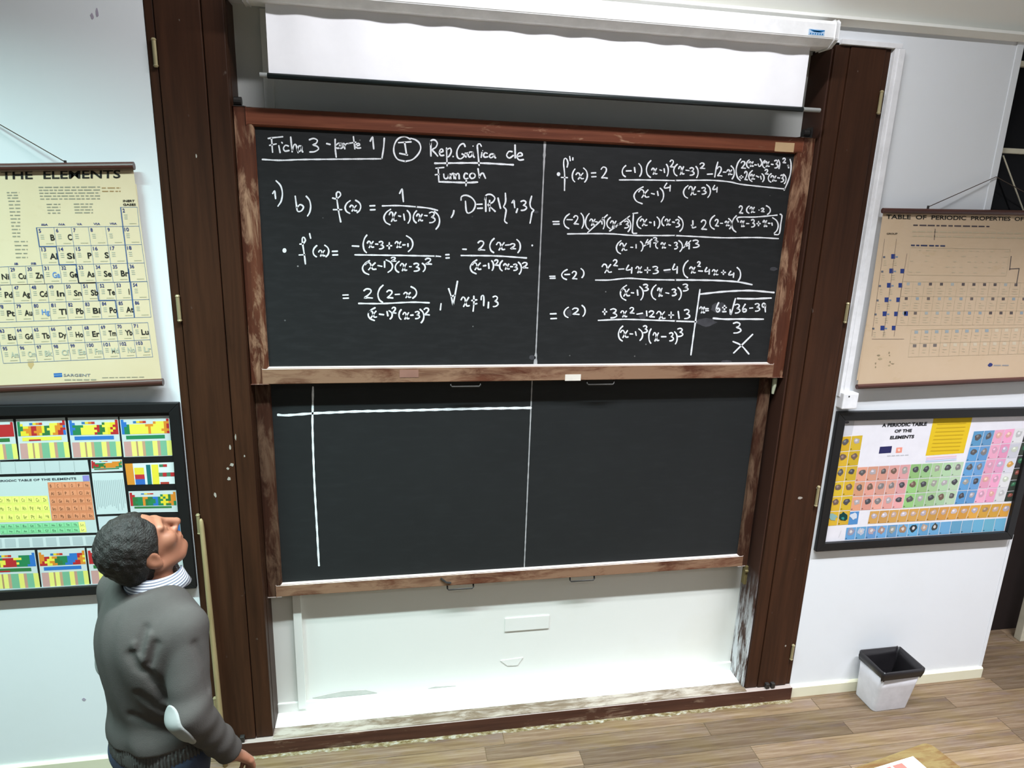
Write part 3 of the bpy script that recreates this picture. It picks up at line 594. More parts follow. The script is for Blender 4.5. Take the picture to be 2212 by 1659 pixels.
def sticker(par, name, col, quad, Y, th=0.0015):
    W = [aty(a, b, Y) for a, b in quad]
    mb = MB(); mb.box(min(W[0][0], W[3][0]), max(W[1][0], W[2][0]), Y - th, Y, min(W[2][2], W[3][2]), max(W[0][2], W[1][2])); return mb.build(name, flat(name + '_paper', col, 0.8, 0.1), par)
sticker(ub, 'tan_label', rgb(196, 166, 128), ((1675, 309), (1714, 309), (1714, 327), (1675, 327)), YU - 0.0016)
sticker(ub, 'white_label', rgb(230, 222, 212), ((1221, 809), (1254, 809), (1254, 822), (1221, 822)), YU - 0.0016)
sticker(ub, 'faded_label', rgb(150, 112, 98), ((863, 799), (904, 799), (904, 815), (863, 815)), YU - 0.0016)
# pulley brackets on the top corners of the upper board, keeper at the lower board's right foot
for px, py, s in ((512, 222, 1), (1742, 284, -1)):
    p = aty(px, py, YU + 0.03)
    mb = MB(); mb.box(p[0] - 0.028, p[0] + 0.028, YU + 0.02, YU + 0.06, 3.027, 3.033); mb.box(p[0] - s * 0.022 - 0.004, p[0] - s * 0.022 + 0.004, YU + 0.02, YU + 0.06, 3.033, 3.075)
    mb.tube([(p[0] - 0.012, YU + 0.04, 3.05), (p[0] + 0.016, YU + 0.04, 3.05)], 0.017, 12)
    mb.build('pulley_bracket', M_metal, ub)
p = aty(1621, 1238, YL)
mb = MB(); mb.box(1.236, 1.252, YL - 0.012, YL + 0.02, 0.70, 0.812); mb.tube([(1.232, YL - 0.012, 0.785), (1.25, YL - 0.014, 0.785)], 0.009, 10); mb.build('keeper', flat('old_brass', rgb(120, 108, 70), 0.5, 0.4, 0.4), lb, bevel=0.003)
p = aty(1684, 848, 0.06)
mb = MB(); mb.tube([(1.245, 0.058, 1.80), (1.247, 0.058, 1.84), (1.247, 0.058, 1.875), (1.25, 0.058, 1.90)], [0.006, 0.011, 0.012, 0.006], 10); mb.build('cord_weight', flat('pale_weight', rgb(186, 192, 166), 0.6, 0.3), ub)

# ================================================================== RECESS AND WALL FITTINGS
root = thing('cable_conduit', 'narrow white cable conduit running up the recess wall behind the boards', 'conduit', (-1.143, YB, SILL))
mb = MB(); mb.box(-1.163, -1.123, YB - 0.022, YB, SILL + 0.02, 3.41); mb.build('conduit_cover', M_back, root, bevel=0.002)
mb = MB(); p = aty(578, 1321, YB - 0.02); mb.tube([(p[0] - 0.03, YB - 0.004, p[2] - 0.012), (p[0] - 0.008, YB - 0.02, p[2] + 0.006), (p[0] + 0.012, YB - 0.02, p[2] + 0.010), (p[0] + 0.006, YB - 0.012, p[2] - 0.004), (p[0] - 0.018, YB - 0.004, p[2] - 0.016)], 0.006, 8)
tag(mb.build('cord_loop', M_white, base=(p[0], YB, p[2])), 'small white cord loop on the recess wall beside the left door', 'cord')

root = thing('cable_trunking', 'vertical white plastic cable trunking between dark door and right chart', 'trunking', (1.60, 0, 1.75))
mb = MB(); mb.box(1.566, 1.616, -0.022, 0, 1.80, 3.416); mb.build('trunking_base', M_white, root, bevel=0.002)
mb = MB(); mb.box(1.584, 1.6145, -0.027, -0.022, 1.80, 3.414); mb.build('trunking_cover', M_white, root, bevel=0.002)
mb = MB(); mb.box(1.570, 1.655, -0.050, 0, 1.742, 1.826); jb = mb.build('junction_box', M_white, root, bevel=0.006)
mb = MB(); mb.tube([(1.60, -0.0505, 1.81), (1.60, -0.0515, 1.81)], 0.004, 8); mb.build('screw', M_metal, jb)

# ================================================================== PROJECTION SCREEN
ps = thing('projection_screen', 'partly lowered white projection screen with long white housing above the boards', 'projection screen', (0, -0.08, 3.12))
mb = MB(); prof = [(-0.025, 3.465), (-0.135, 3.472), (-0.150, 3.460), (-0.150, 3.402), (-0.112, 3.377), (-0.025, 3.377)]
mb.prism(prof, 0, -1.166, 1.176); mb.build('housing', flat('screen_housing_enamel', rgb(236, 236, 236), 0.4, 0.4), ps, bevel=0.003)
for s, a, b in ((-1, -1.182, -1.1661), (1, 1.1761, 1.192)):
    mb = MB(); mb.prism([(y * 1.02, z + (0.003 if z > 3.42 else -0.003)) for y, z in prof], 0, a, b); e = mb.build('end_cap', flat('end_cap_plastic', rgb(214, 214, 214), 0.5, 0.3), ps, bevel=0.003)
    mb = MB(); mb.box(b - 0.002 if s > 0 else a - 0.012, b + 0.012 if s > 0 else a + 0.002, -0.10, 0.0, 3.385, 3.468); mb.build('wall_bracket', M_black, ps, bevel=0.002)
# fabric with slight waves
mb = MB(); n = 120
rows = []
for j in range(7):
    z = 3.379 - (3.379 - 3.137) * j / 6
    rows.append([(-1.107 + 2.219 * i / n, -0.080 + 0.0035 * math.sin(i * 0.62 + 0.6 * math.sin(i * .21)) * (1 - j / 7), z) for i in range(n + 1)])
for j in range(6):
    for i in range(n): mb.poly([rows[j + 1][i], rows[j + 1][i + 1], rows[j][i + 1], rows[j][i]])
sc = mb.build('screen_fabric', flat('screen_white', rgb(250, 249, 252), 0.9, 0.05, vary=0.01), ps)
bm = bmesh.new(); bm.from_mesh(sc.data); bmesh.ops.remove_doubles(bm, verts=bm.verts, dist=1e-5); bm.to_mesh(sc.data); bm.free()
sc.data.polygons.foreach_set('use_smooth', [True] * len(sc.data.polygons))
mb = MB(); mb.tube([(-1.112, -0.08, 3.130), (1.117, -0.08, 3.130)], 0.0105, 14); mb.build('bottom_bar', flat('dark_bar_enamel', rgb(34, 42, 42), 0.35, 0.5), ps, smooth=True)
for a, b in ((-1.140, -1.112), (1.117, 1.200)):
    mb = MB(); mb.tube([(a, -0.08, 3.131), (b, -0.08, 3.131)], 0.009, 12); mb.build('bar_end', flat('grey_plastic', rgb(150, 152, 150), 0.5, 0.3), ps)
lq = [aty(a, b, -0.1505) for a, b in ((1747, 62), (1782, 65), (1780, 78), (1746, 75))]
mb = MB(); x0, x1, z0, z1 = lq[3][0], lq[1][0], lq[3][2], lq[0][2]
mb.box(x0, x1, -0.1512, -0.15, z0, z1); st = mb.build('maker_sticker', flat('sticker_pale_blue', rgb(176, 200, 224), 0.6, 0.3), ps)
mb = MB(); w, h = x1 - x0, z1 - z0
mb.poly([(x0 + w * a, -0.1516, z0 + h * b) for a, b in ((0.02, 0.92), (0.30, 0.62), (0.62, 0.55), (0.98, 0.75), (0.98, 0.95), (0.5, 0.86))][::-1], 0)
mb.poly([(x0 + w * a, -0.1516, z0 + h * b) for a, b in ((0.1, 0.75), (0.35, 0.5), (0.75, 0.5), (0.9, 0.7), (0.5, 0.75))][::-1], 0)
for i in range(6): mb.poly([(x0 + w * (0.08 + .15 * i), -0.1516, z0 + h * 0.12), (x0 + w * (0.17 + .15 * i), -0.1516, z0 + h * 0.12), (x0 + w * (0.17 + .15 * i), -0.1516, z0 + h * 0.36), (x0 + w * (0.08 + .15 * i), -0.1516, z0 + h * 0.36)], 0)
mb.build('sticker_print', ink('sticker_blue', rgb(40, 116, 176)), st)

#CHARTS
# ================================================================== WALL CHARTS
def homog(src, dst):
    A_ = []; b_ = []
    for (x, y), (u, v) in zip(src, dst):
        A_ += [[x, y, 1, 0, 0, 0, -u * x, -u * y], [0, 0, 0, x, y, 1, -v * x, -v * y]]; b_ += [u, v]
    h = np.linalg.solve(np.array(A_, float), np.array(b_, float)); return np.append(h, 1).reshape(3, 3)
def happ(Hm, x, y):
    q = Hm @ np.array([x, y, 1.0]); return q[0] / q[2], q[1] / q[2]
class Print:
    """flat print on a sheet: px -> world function, enlarged-view origin and zoom, palette of inks"""
    def __init__(s, fn, org=(0, 0), zoom=1.0): s.fn = fn; s.org = org; s.z = zoom; s.mb = MB(); s.mats = []; s.idx = {}
    def W(s, x, y, lay): return s.fn(s.org[0] + x / s.z, s.org[1] + y / s.z, lay)
    def m(s, c):
        key = tuple(int(v) for v in c)
        if key not in s.idx:
            s.idx[key] = len(s.mats); s.mats.append(ink('ink_%d_%d_%d' % key, rgb(*key)))
        return s.idx[key]
    def quad(s, pts, c, lay=1): s.mb.poly([s.W(x, y, lay) for x, y in reversed(list(pts))], s.m(c))
    def cellfn(s, quad):
        Hm = homog([(0, 0), (1, 0), (1, 1), (0, 1)], quad); return lambda u, v: happ(Hm, u, v)
    def cell(s, cf, u0, v0, u1, v1, c, lay=2): s.quad([cf(u0, v0), cf(u1, v0), cf(u1, v1), cf(u0, v1)], c, lay)
    def disc(s, cf, u, v, ru, rv, c, lay=3, n=9, seed=0):
        rr = random.Random(seed)
        s.quad([cf(u + ru * math.cos(a) * (0.7 + .5 * rr.random()), v + rv * math.sin(a) * (0.7 + .5 * rr.random())) for a in [2 * math.pi * i / n for i in range(n)]], c, lay)
    def line(s, a, b, w, c, lay=2):
        a = np.array(a, float); b = np.array(b, float); d = b - a; nn = np.array([-d[1], d[0]]) / max(1e-6, np.hypot(*d)) * w / 2
        s.quad([a - nn, b - nn, b + nn, a + nn], c, lay)
    def text(s, body, cf, u0, v0, u1, v1, c, lay=3, bold=0.0):
        mi = s.m(c)
        def fn(u, v):
            p = cf(u0 + (u1 - u0) * u, v1 + (v0 - v1) * v); return s.W(p[0], p[1], lay)
        put_text(s.mb, body, fn, mi, bold)
    def build(s, name, parent): return s.mb.build(name, s.mats, parent)

def sheet_fn(Y): return lambda px, py, lay: tuple(aty(px, py, Y - 0.0004 * lay))
M_rod = wood('chart_rod_wood', rgb(58, 32, 28), rgb(92, 54, 44), 0, 0.35, 0.5)
t = NT('aged_paper'); n1 = t.noise(t.coord(), 3.0, 5, 0.65); n2 = t.noise(t.coord(), 9.0, 4, 0.7)
pc = t.mix(n1, rgb(226, 208, 178), rgb(214, 192, 154)); pc = t.mix(t.math('MULTIPLY', t.ramp(n2, [(0.6, BLK), (0.85, WHT)]), 0.35), pc, rgb(176, 146, 96))
M_paper = t.base(pc, 0.85, 0.1)
t = NT('browned_paper'); n1 = t.noise(t.coord(), 3.0, 5, 0.65); n2 = t.noise(t.coord((1, 1, 2)), 7.0, 5, 0.7)
pc = t.mix(n1, rgb(212, 190, 164), rgb(198, 172, 140)); pc = t.mix(t.math('MULTIPLY', t.ramp(n2, [(0.58, BLK), (0.8, WHT)]), 0.4), pc, rgb(178, 148, 96))
M_paper2 = t.base(pc, 0.85, 0.1)

def roll_chart(name, label, tl, tr, bl, br, paper, rod_r, cord_pts):
    """corner pixels of the rod axes; tl, tr may lie outside the frame"""
    Y = -0.034
    TL, TR, BL, BR = [np.array(p) for p in (tl, tr, bl, br)]
    root = thing(name, label, 'wall chart', ((BL[0] + BR[0]) / 2, Y, min(BL[2], BR[2]) - 0.02))
    mb = MB(); nx, nz = 24, 10; g = {}
    for j in range(nz + 1):
        for i in range(nx + 1):
            u, v = i / nx, j / nz; p = (TL * (1 - u) + TR * u) * (1 - v) + (BL * (1 - u) + BR * u) * v
            g[i, j] = (p[0], p[1], p[2])
    for j in range(nz):
        for i in range(nx): mb.poly([g[i, j + 1], g[i + 1, j + 1], g[i + 1, j], g[i, j]])
    # a thin sheet with a back
    k = len(mb.v); mb.box(min(TL[0], BL[0]) + 0.01, max(TR[0], BR[0]) - 0.02, Y + 0.0012, Y + 0.0018, max(BL[2], BR[2]), min(TL[2], TR[2]))
    sh = mb.build('paper_sheet', paper, root)
    for a, b, nm in ((TL, TR, 'top_rod'), (BL, BR, 'bottom_rod')):
        d = (b - a) / np.linalg.norm(b - a); a2, b2 = a - d * 0.006, b + d * 0.006
        mb = MB(); mb.tube([a2 + (0, -0.004, 0), b2 + (0, -0.004, 0)], rod_r, 14); mb.build(nm, M_rod, root)
    mb = MB(); mb.tube(cord_pts, 0.0022, 6); cd = mb.build('hanging_cord', flat('brown_cord', rgb(84, 74, 66), 0.8, 0.1), root)
    for p in (cord_pts[0], cord_pts[-1]):
        mb = MB(); mb.tube([np.array(p) + (0, 0, -0.018), np.array(p) + (0, 0, 0.006)], 0.005, 8); mb.build('eyelet', M_metal, root)
    return root
YP = -0.034
# ---- left chart
a, b = aty(0, 362.5, YP), aty(287, 358.5, YP); c, d = aty(0, 840, YP), aty(350, 825, YP)
ext = lambda p, q, x: q + (p - q) * ((x - q[0]) / (p[0] - q[0]))
XLC = -2.85
tl, bl = ext(a, b, XLC), ext(c, d, XLC)
p = aty(141, 350, YP); q = aty(0, 271, YP); apx = p + (q - p) * ((-2.24 - p[0]) / (q[0] - p[0])); far = np.array([2 * apx[0] - p[0], YP, p[2]])
apx[1] = -0.006
lc = roll_chart('periodic_chart', 'yellowed roll-down periodic table chart THE ELEMENTS hanging on the left wall', tl, b, bl, d, M_paper, 0.0155, [p, apx, far])
P1 = Print(sheet_fn(YP), (0, 330), 5.53)
ID = lambda u, v: (u, v)
NAVY = (52, 66, 120); DK = (44, 44, 42); GB = (96, 128, 166); BLUE = (98, 140, 196); PALE = (176, 178, 160); GR = (150, 146, 128)
ft = P1.cellfn([(10, 218), (1440, 205), (1438, 303), (14, 318)])
P1.text('THE  ELEMENTS', ft, 0, 0, 1, 1, DK, bold=0.018)
rg = random.Random(11)
def para(Pn, x0, y0, x1, y1, n, c, slope=-0.005, th=12):
    for i in range(n):
        y = y0 + (y1 - y0) * i / max(1, n - 1); x = x0 + 5 * i
        while x < x1:
            w = rg.uniform(30, 90); Pn.line((x, y + (x - x0) * slope), (min(x + w, x1), y + (min(x + w, x1) - x0) * slope), th, c, 2); x += w + rg.uniform(12, 22)
para(P1, 460, 412, 1195, 552, 5, GR); para(P1, 555, 615, 720, 720, 4, GR); para(P1, 880, 612, 1110, 716, 4, GR); para(P1, 80, 475, 230, 540, 3, GR)
para(P1, 100, 578, 240, 1000, 11, GR); para(P1, 170, 1060, 330, 1250, 5, GR); para(P1, 1215, 420, 1440, 460, 2, (170, 138, 96))
P1.text('INERT', ID, 1470, 562, 1608, 588, DK, bold=0.03); P1.text('GASES', ID, 1470, 605, 1622, 632, DK, bold=0.03)
for k, s in enumerate(('IIIA', 'IVA', 'VA', 'VIA', 'VIIA')):
    x = (495, 700, 915, 1115, 1308)[k]; w = (78, 78, 66, 82, 88)[k]; P1.text(s, ID, x, 846 - k * 3, x + w, 870 - k * 3, NAVY, bold=0.02)
P1.text('IB', ID, 172, 1313, 216, 1338, NAVY, bold=.02); P1.text('IIB', ID, 372, 1310, 432, 1335, NAVY, bold=.02)
# main grid: one projective cell frame for the p block and one for the rows below it
p_q = [(435, 893), (1662, 875), (1755, 1535), (533, 1565)]        # columns 13..18, rows 2..4 of the table
pf = P1.cellfn(p_q)
def grid(Pn, cf, nc, nr, c, w=4):
    for i in range(nc + 1): Pn.line(cf(i / nc, 0), cf(i / nc, 1), w, c)
    for j in range(nr + 1): Pn.line(cf(0, j / nr), cf(1, j / nr), w, c)
grid(P1, pf, 6, 3, GB)
P1.line((1440, 650), (1640, 648), 4, GB); P1.line((1640, 648), (1662, 875), 4, GB)
SYM = {(0, 0): '5 B', (1, 0): '6 C', (2, 0): '7', (3, 0): '8', (4, 0): '9', (5, 0): '10', (0, 1): '13 Al', (1, 1): '14 Si', (2, 1): '15 P', (3, 1): '16 S', (4, 1): '17', (5, 1): '18',
       (0, 2): '31 Ga', (1, 2): '32 Ge', (2, 2): '33 As', (3, 2): '34 Se', (4, 2): '35 Br', (5, 2): '36'}
def element(Pn, cf, nc, nr, i, j, s, faint=False):
    fn = lambda u, v: cf((i + u) / nc, (j + v) / nr)
    tk = s.split()
    Pn.text(tk[0], fn, 0.10, 0.07, 0.10 + 0.13 * len(tk[0]), 0.27, NAVY, bold=0.015)
    if len(tk) > 1:
        col = PALE if faint else (BLUE if tk[1] in ('Ga', 'Hg') else DK)
        wd = 0.05 if tk[1] == 'I' else 0.22 * len(tk[1]) if len(tk[1]) > 1 else 0.24
        rt = 0.84 if tk[1] == 'I' else 0.96
        Pn.text(tk[1], fn, rt - wd, 0.38, rt, 0.70 if not any(ch in 'gpqy' for ch in tk[1]) else 0.76, col, bold=0.022)
    for k in range(3):
        a, b = fn(0.16, 0.40 + 0.1 * k), fn(0.36, 0.40 + 0.1 * k); Pn.line(a, b, 8, PALE)
    a, b = fn(0.42, 0.86), fn(0.86, 0.86); Pn.line(a, b, 8, (188, 180, 150))
for (i, j), s in SYM.items(): element(P1, pf, 6, 3, i, j, s)
element(P1, P1.cellfn([(1440, 650), (1640, 648), (1662, 875), (1464, 878)]), 1, 1, 0, 0, '2')
# rows of the long periods in the second enlarged view
P1.org = (0, 580)
lq_ = P1.cellfn([(-70, 198), (1760, 155), (1805, 580), (-14, 642)])      # nine columns (10..18), two rows
grid(P1, lq_, 9, 2, GB)
R5 = ['46 Pd', '47 Ag', '48 Cd', '49 In', '50 Sn', '51 Sb', '52 Te', '53 I', '54']; R6 = ['78 Pt', '79 Au', '80 Hg', '81 Tl', '82 Pb', '83 Bi', '84 Po', '85 At', '86']
for i, s in enumerate(R5): element(P1, lq_, 9, 2, i, 0, s)
for i, s in enumerate(R6): element(P1, lq_, 9, 2, i, 1, s)
P1.org = (0, 330)
r4 = P1.cellfn([(-100, 1368), (508, 1345), (533, 1565), (-70, 1582)]); grid(P1, r4, 3, 1, GB)
for i, s in enumerate(['28 Ni', '29 Cu', '30 Zn']): element(P1, r4, 3, 1, i, 0, s)
P1.org = (0, 580)
ff = P1.cellfn([(-30, 710), (1765, 645), (1825, 1055), (40, 1133)]); grid(P1, ff, 9, 2, GB)
for i, s in enumerate(['63 Eu', '64 Gd', '65 Tb', '66 Dy', '67 Ho', '68 Er', '69 Tm', '70 Yb', '71 Lu']): element(P1, ff, 9, 2, i, 0, s)
for i, s in enumerate(['95 Am', '96 Cm', '97 Bk', '98 Cf', '99 Es', '100 Fm', '101 Md', '102 No', '103 Lr']): element(P1, ff, 9, 2, i, 1, s, True)
P1.quad([(640, 1252), (740, 1248), (745, 1295), (645, 1300)], (52, 104, 172)); P1.line((645, 1275), (742, 1271), 6, (150, 186, 214), 3)
P1.text('SARGENT', ID, 760, 1258, 1080, 1290, (128, 132, 140), bold=0.01); para(P1, 770, 1330, 1150, 1330, 1, GR); para(P1, 1220, 1305, 1720, 1305, 1, GR, -0.02, 8)
P1.quad([(330, 1110), (400, 1105), (405, 1150), (370, 1205), (335, 1160)], (196, 166, 118))
P1.org = (0, 330)
# stair line between metals and non-metals and the noble gas rule
for a_, b_ in (((1440, 650), (1548, 1540)), ((435, 893), (470, 1120)), ((470, 1120), (672, 1118)), ((672, 1118), (706, 1338)), ((706, 1338), (908, 1334)), ((908, 1334), (940, 1556)), ((940, 1556), (1145, 1550))):
    P1.line(a_, b_, 11, (62, 92, 140), 3)
P1.org = (0, 580)
for a_, b_ in (((1145, 168), (1178, 382)), ((1178, 382), (1376, 378)), ((1376, 378), (1406, 588)), ((1534, 0), (1605, 582)), ((908, 0), (940, 172)), ((940, 172), (1145, 168))):
    P1.line(a_, b_, 11, (62, 92, 140), 3)
P1.build('printed_table', lc)

# ---- right chart
a, b = aty(1908, 455, YP), aty(2212, 460, YP); c, d = aty(1852, 835, YP), aty(2212, 818.6, YP)
XRC = 2.86
tr, br = a + (b - a) * ((XRC - a[0]) / (b[0] - a[0])), c + (d - c) * ((XRC - c[0]) / (d[0] - c[0]))
p = aty(2005, 447, YP); q = aty(2152, 382, -0.012); q[0] = XW1 - 0.012
far = np.array([2 * q[0] - p[0], YP, tr[2] + 0.015])
rc = roll_chart('properties_chart', 'browned roll-down chart TABLE OF PERIODIC PROPERTIES hanging on the right wall', a, tr, c, br, M_paper2, 0.0125, [p, q, far])
P2 = Print(sheet_fn(YP), (1812, 430), 5.53)
P2.text('TABLE  OF  PERIODIC  PROPERTIES  OF', P2.cellfn([(568, 184), (2210, 216), (2205, 262), (563, 236)]), 0, 0, 1, 1, DK, bold=0.02)
P2.text('GROUP', ID, 572, 404, 700, 424, DK, bold=0.02)
LG = (196, 180, 152); MG = (128, 112, 104)
para(P2, 890, 312, 1800, 330, 1, (84, 76, 80), 0.018, 16); para(P2, 880, 385, 2212, 440, 2, LG, 0.02, 16); P2.line((1152, 355), (1140, 490), 9, MG)
para(P2, 862, 552, 1270, 560, 1, (70, 74, 100), 0.02, 18)
fr = [(860, 580), (2050, 600), (2000, 920), (815, 905)]
for i in range(4): P2.line(fr[i], fr[(i + 1) % 4], 4, LG)
bx_ = P2.cellfn(fr)
for j in range(5):
    for i in range(14):
        if rg.random() < 0.6: q0 = bx_((i + .2) / 14, (j + .45) / 5); P2.line(q0, (q0[0] + rg.uniform(20, 55), q0[1]), 10, LG)
# group I and II columns with blue squares
g1 = P2.cellfn([(548, 475), (820, 480), (700, 1640), (395, 1640)])
for (x0, y0, x1, y1) in ((548, 475, 395, 1640), (690, 478, 535, 1640), (815, 650, 660, 1640), ):
    P2.line((x0, y0), (x1, y1), 4, MG)
BQ = (50, 66, 126)
for j, (x, y) in enumerate(((650, 685), (628, 858), (600, 1030), (572, 1203), (548, 1370), (522, 1540))):
    P2.quad([(x - 24, y - 28), (x + 24, y - 28), (x + 22, y + 28), (x - 26, y + 28)], BQ)
    P2.line((x + 28, y + 6), (x + 55, y + 6), 16, (120, 140, 160)); P2.line((x - 122, y + 8), (x - 96, y + 8), 22, (104, 108, 118))
    for k in range(3): P2.line((x - 110, y + 50 + k * 26), (x - 80, y + 50 + k * 26), 10, LG); P2.line((x + 0, y + 50 + k * 26), (x + 40, y + 50 + k * 26), 10, LG)
for (x, y) in ((760, 860), (738, 1030), (712, 1203), (686, 1372), (658, 1540), (805, 1368)):
    P2.quad([(x - 24, y - 27), (x + 22, y - 27), (x + 20, y + 27), (x - 26, y + 27)], BQ)
mgf = P2.cellfn([(760, 985), (2300, 1000), (2215, 1500), (690, 1510)])
for i in range(13): P2.line(mgf(i / 12, 0), mgf(i / 12, 1), 3.5, LG)
for j in range(4): P2.line(mgf(0, j / 3), mgf(1, j / 3), 3.5, LG)
for j in range(3):
    for i in range(12):
        q0 = mgf((i + .55) / 12, (j + .16) / 3); cc_ = rg.choice([(92, 84, 84), (150, 160, 166), (168, 172, 168), (110, 100, 96)])
        P2.quad([(q0[0] - 18, q0[1] - 18), (q0[0] + 18, q0[1] - 18), (q0[0] + 16, q0[1] + 16), (q0[0] - 20, q0[1] + 16)], cc_)
        for k in range(3): q1 = mgf((i + .3) / 12, (j + .45 + .17 * k) / 3); P2.line(q1, (q1[0] + rg.uniform(20, 70), q1[1]), 9, LG)
P2.line((2060, 680), (2040, 850), 9, (86, 80, 82)); P2.line((2040, 835), (2160, 830), 9, (86, 80, 82)); P2.line((2155, 830), (2120, 1040), 9, (86, 80, 82))
P2.org = (1812, 650)
lf = P2.cellfn([(870, 345), (2300, 315), (2250, 630), (830, 670)])
for i in range(13): P2.line(lf(i / 12, 0), lf(i / 12, 1), 3.5, LG)
for j in range(3): P2.line(lf(0, j / 2), lf(1, j / 2), 3.5, LG)
for j in range(2):
    for i in range(12):
        q0 = lf((i + .5) / 12, (j + .18) / 2); cc_ = (156, 166, 170) if j == 0 and i < 8 else (120, 112, 108) if i < 3 else (206, 194, 170)
        P2.quad([(q0[0] - 22, q0[1] - 18), (q0[0] + 20, q0[1] - 18), (q0[0] + 18, q0[1] + 18), (q0[0] - 24, q0[1] + 18)], cc_)
        for k in range(2): q1 = lf((i + .3) / 12, (j + .5 + .2 * k) / 2); P2.line(q1, (q1[0] + rg.uniform(20, 60), q1[1]), 9, LG)
P2.line((395, 455), (780, 455), 4, MG)
P2.disc(ID, 1810, 765, 32, 22, (58, 66, 120), 2, 10, 4); para(P2, 1850, 770, 2030, 770, 1, (150, 150, 152), 0, 14)
for k in range(9):
    x, y = rg.uniform(420, 650), rg.uniform(600, 830); P2.disc(ID, x, y, rg.uniform(8, 26), rg.uniform(6, 16), rg.choice([(176, 160, 130), (150, 136, 110)]), 2, 7, k)
P2.build('printed_table', rc)

# ================================================================== FRAMED POSTERS
def framed(name, label, x0, x1, z0, z1, fw, depth, sheet_mat, lip):
    root = thing(name, label, 'framed poster', ((x0 + x1) / 2, 0, z0))
    def rail(nm, pts):      # mitred
        mb = MB(); k = [(x, -depth, z) for x, z in pts] + [(x, 0.0, z) for x, z in pts]
        mb.v += k; mb.f += [(3, 2, 1, 0), (4, 5, 6, 7), (0, 1, 5, 4), (1, 2, 6, 5), (2, 3, 7, 6), (3, 0, 4, 7)]; mb.mi += [0] * 6
        mb.build(nm, M_black, root, bevel=0.003)
    a, b, c, d = (x0, z1), (x1, z1), (x1, z0), (x0, z0)
    e, f, g, h = (x0 + fw, z1 - fw), (x1 - fw, z1 - fw), (x1 - fw, z0 + fw), (x0 + fw, z0 + fw)
    rail('frame_top', (a, b, f, e)); rail('frame_right', (b, c, g, f)); rail('frame_bottom', (c, d, h, g)); rail('frame_left', (d, a, e, h))
    mb = MB(); mb.box(x0 + fw - 0.004, x1 - fw + 0.004, -0.008, -0.004, z0 + fw - 0.004, z1 - fw + 0.004); mb.build('backing_sheet', sheet_mat, root)
    return root
# ---- right framed poster
rp = framed('framed_periodic_poster', 'black framed colourful periodic table poster with photographs of the elements on the right wall', 1.576, 2.815, 0.932, 1.719, 0.047, 0.026, flat('poster_white', rgb(232, 230, 236), 0.35, 0.4, vary=0.02), False)
Hq = homog([(1827, 908), (2218, 902), (2180, 1148.5), (1780, 1177.6)], [(1.6235, 1.6715), (2.7675, 1.6715), (2.7675, 0.9795), (1.6235, 0.9795)])
def rfn(px, py, lay):
    u, v = happ(Hq, px, py); return (min(max(u, 1.6225), 2.7685), -0.008 - 0.0004 * lay, min(max(v, 0.9785), 1.6725))
P3 = Print(rfn, (1752, 900), 4.809)
def block(quad, nc, nr, c0, c1, pics=True, seed=0, pc_=None, gap=True):
    cf = P3.cellfn(quad); rr = random.Random(seed)
    for j in range(nr):
        for i in range(nc):
            s = (i + .5) / nc; vv = 0.94 + 0.1 * rr.random(); c = [min(255, (a * (1 - s) + b * s) * vv) for a, b in zip(c0, c1)]
            g = 0.025 if gap else 0.0
            P3.cell(cf, (i + g) / nc, (j + g) / nr, (i + 1 - g) / nc, (j + 1 - g) / nr, [int(v / 8) * 8 for v in c])
            if pics:
                gcol = rr.choice(pc_ or [(96, 92, 92), (130, 126, 126), (160, 156, 150), (116, 96, 84), (80, 78, 82), (176, 168, 170)])
                P3.disc(cf, (i + .52) / nc, (j + .38) / nr, .3 / nc, .22 / nr, gcol, 3, 9, rr.random())
                P3.disc(cf, (i + .46) / nc, (j + .33) / nr, .13 / nc, .09 / nr, [min(255, v + 46) // 8 * 8 for v in gcol], 4, 7, rr.random())
            P3.disc(cf, (i + .14) / nc, (j + .87) / nr, .08 / nc, .05 / nr, [int(v * .62) // 8 * 8 for v in c], 3, 6, 1)
block([(325, 205), (560, 190), (405, 1140), (165, 1160)], 2, 6, (224, 184, 58), (216, 178, 60), seed=1)
block([(505, 520), (1060, 490), (980, 958), (425, 990)], 5, 3, (222, 158, 128), (226, 168, 168), seed=2)
block([(1060, 490), (1600, 465), (1520, 912), (980, 958)], 5, 3, (150, 194, 124), (188, 212, 188), seed=3)
block([(1680, 160), (1890, 150), (1722, 902), (1520, 915)], 2, 5, (104, 158, 206), (116, 166, 212), seed=4)
block([(1890, 150), (2085, 137), (1922, 890), (1722, 902)], 2, 5, (238, 172, 196), (236, 166, 200), seed=5, pc_=[(206, 160, 180), (190, 178, 196), (220, 170, 160)])
block([(2085, 137), (2188, 130), (2024, 884), (1922, 890)], 1, 5, (222, 222, 226), (218, 220, 222), seed=6, pc_=[(190, 190, 190), (206, 160, 90), (200, 206, 190)])
block([(2190, 135), (2285, 130), (2108, 878), (2026, 884)], 1, 6, (70, 74, 68), (64, 70, 64), seed=7, pc_=[(60, 110, 80), (90, 92, 90), (140, 80, 70)])
block([(640, 988), (2125, 893), (2075, 1042), (612, 1132)], 14, 1, (216, 168, 100), (222, 168, 74), seed=8, pc_=[(190, 168, 160), (200, 190, 196), (156, 132, 110), (180, 170, 180)])
block([(385, 1170), (2070, 1052), (2052, 1196), (365, 1312)], 15, 1, (112, 164, 212), (116, 182, 210), pics=False, seed=9)
af = P3.cellfn([(385, 1170), (2070, 1052), (2052, 1196), (365, 1312)])
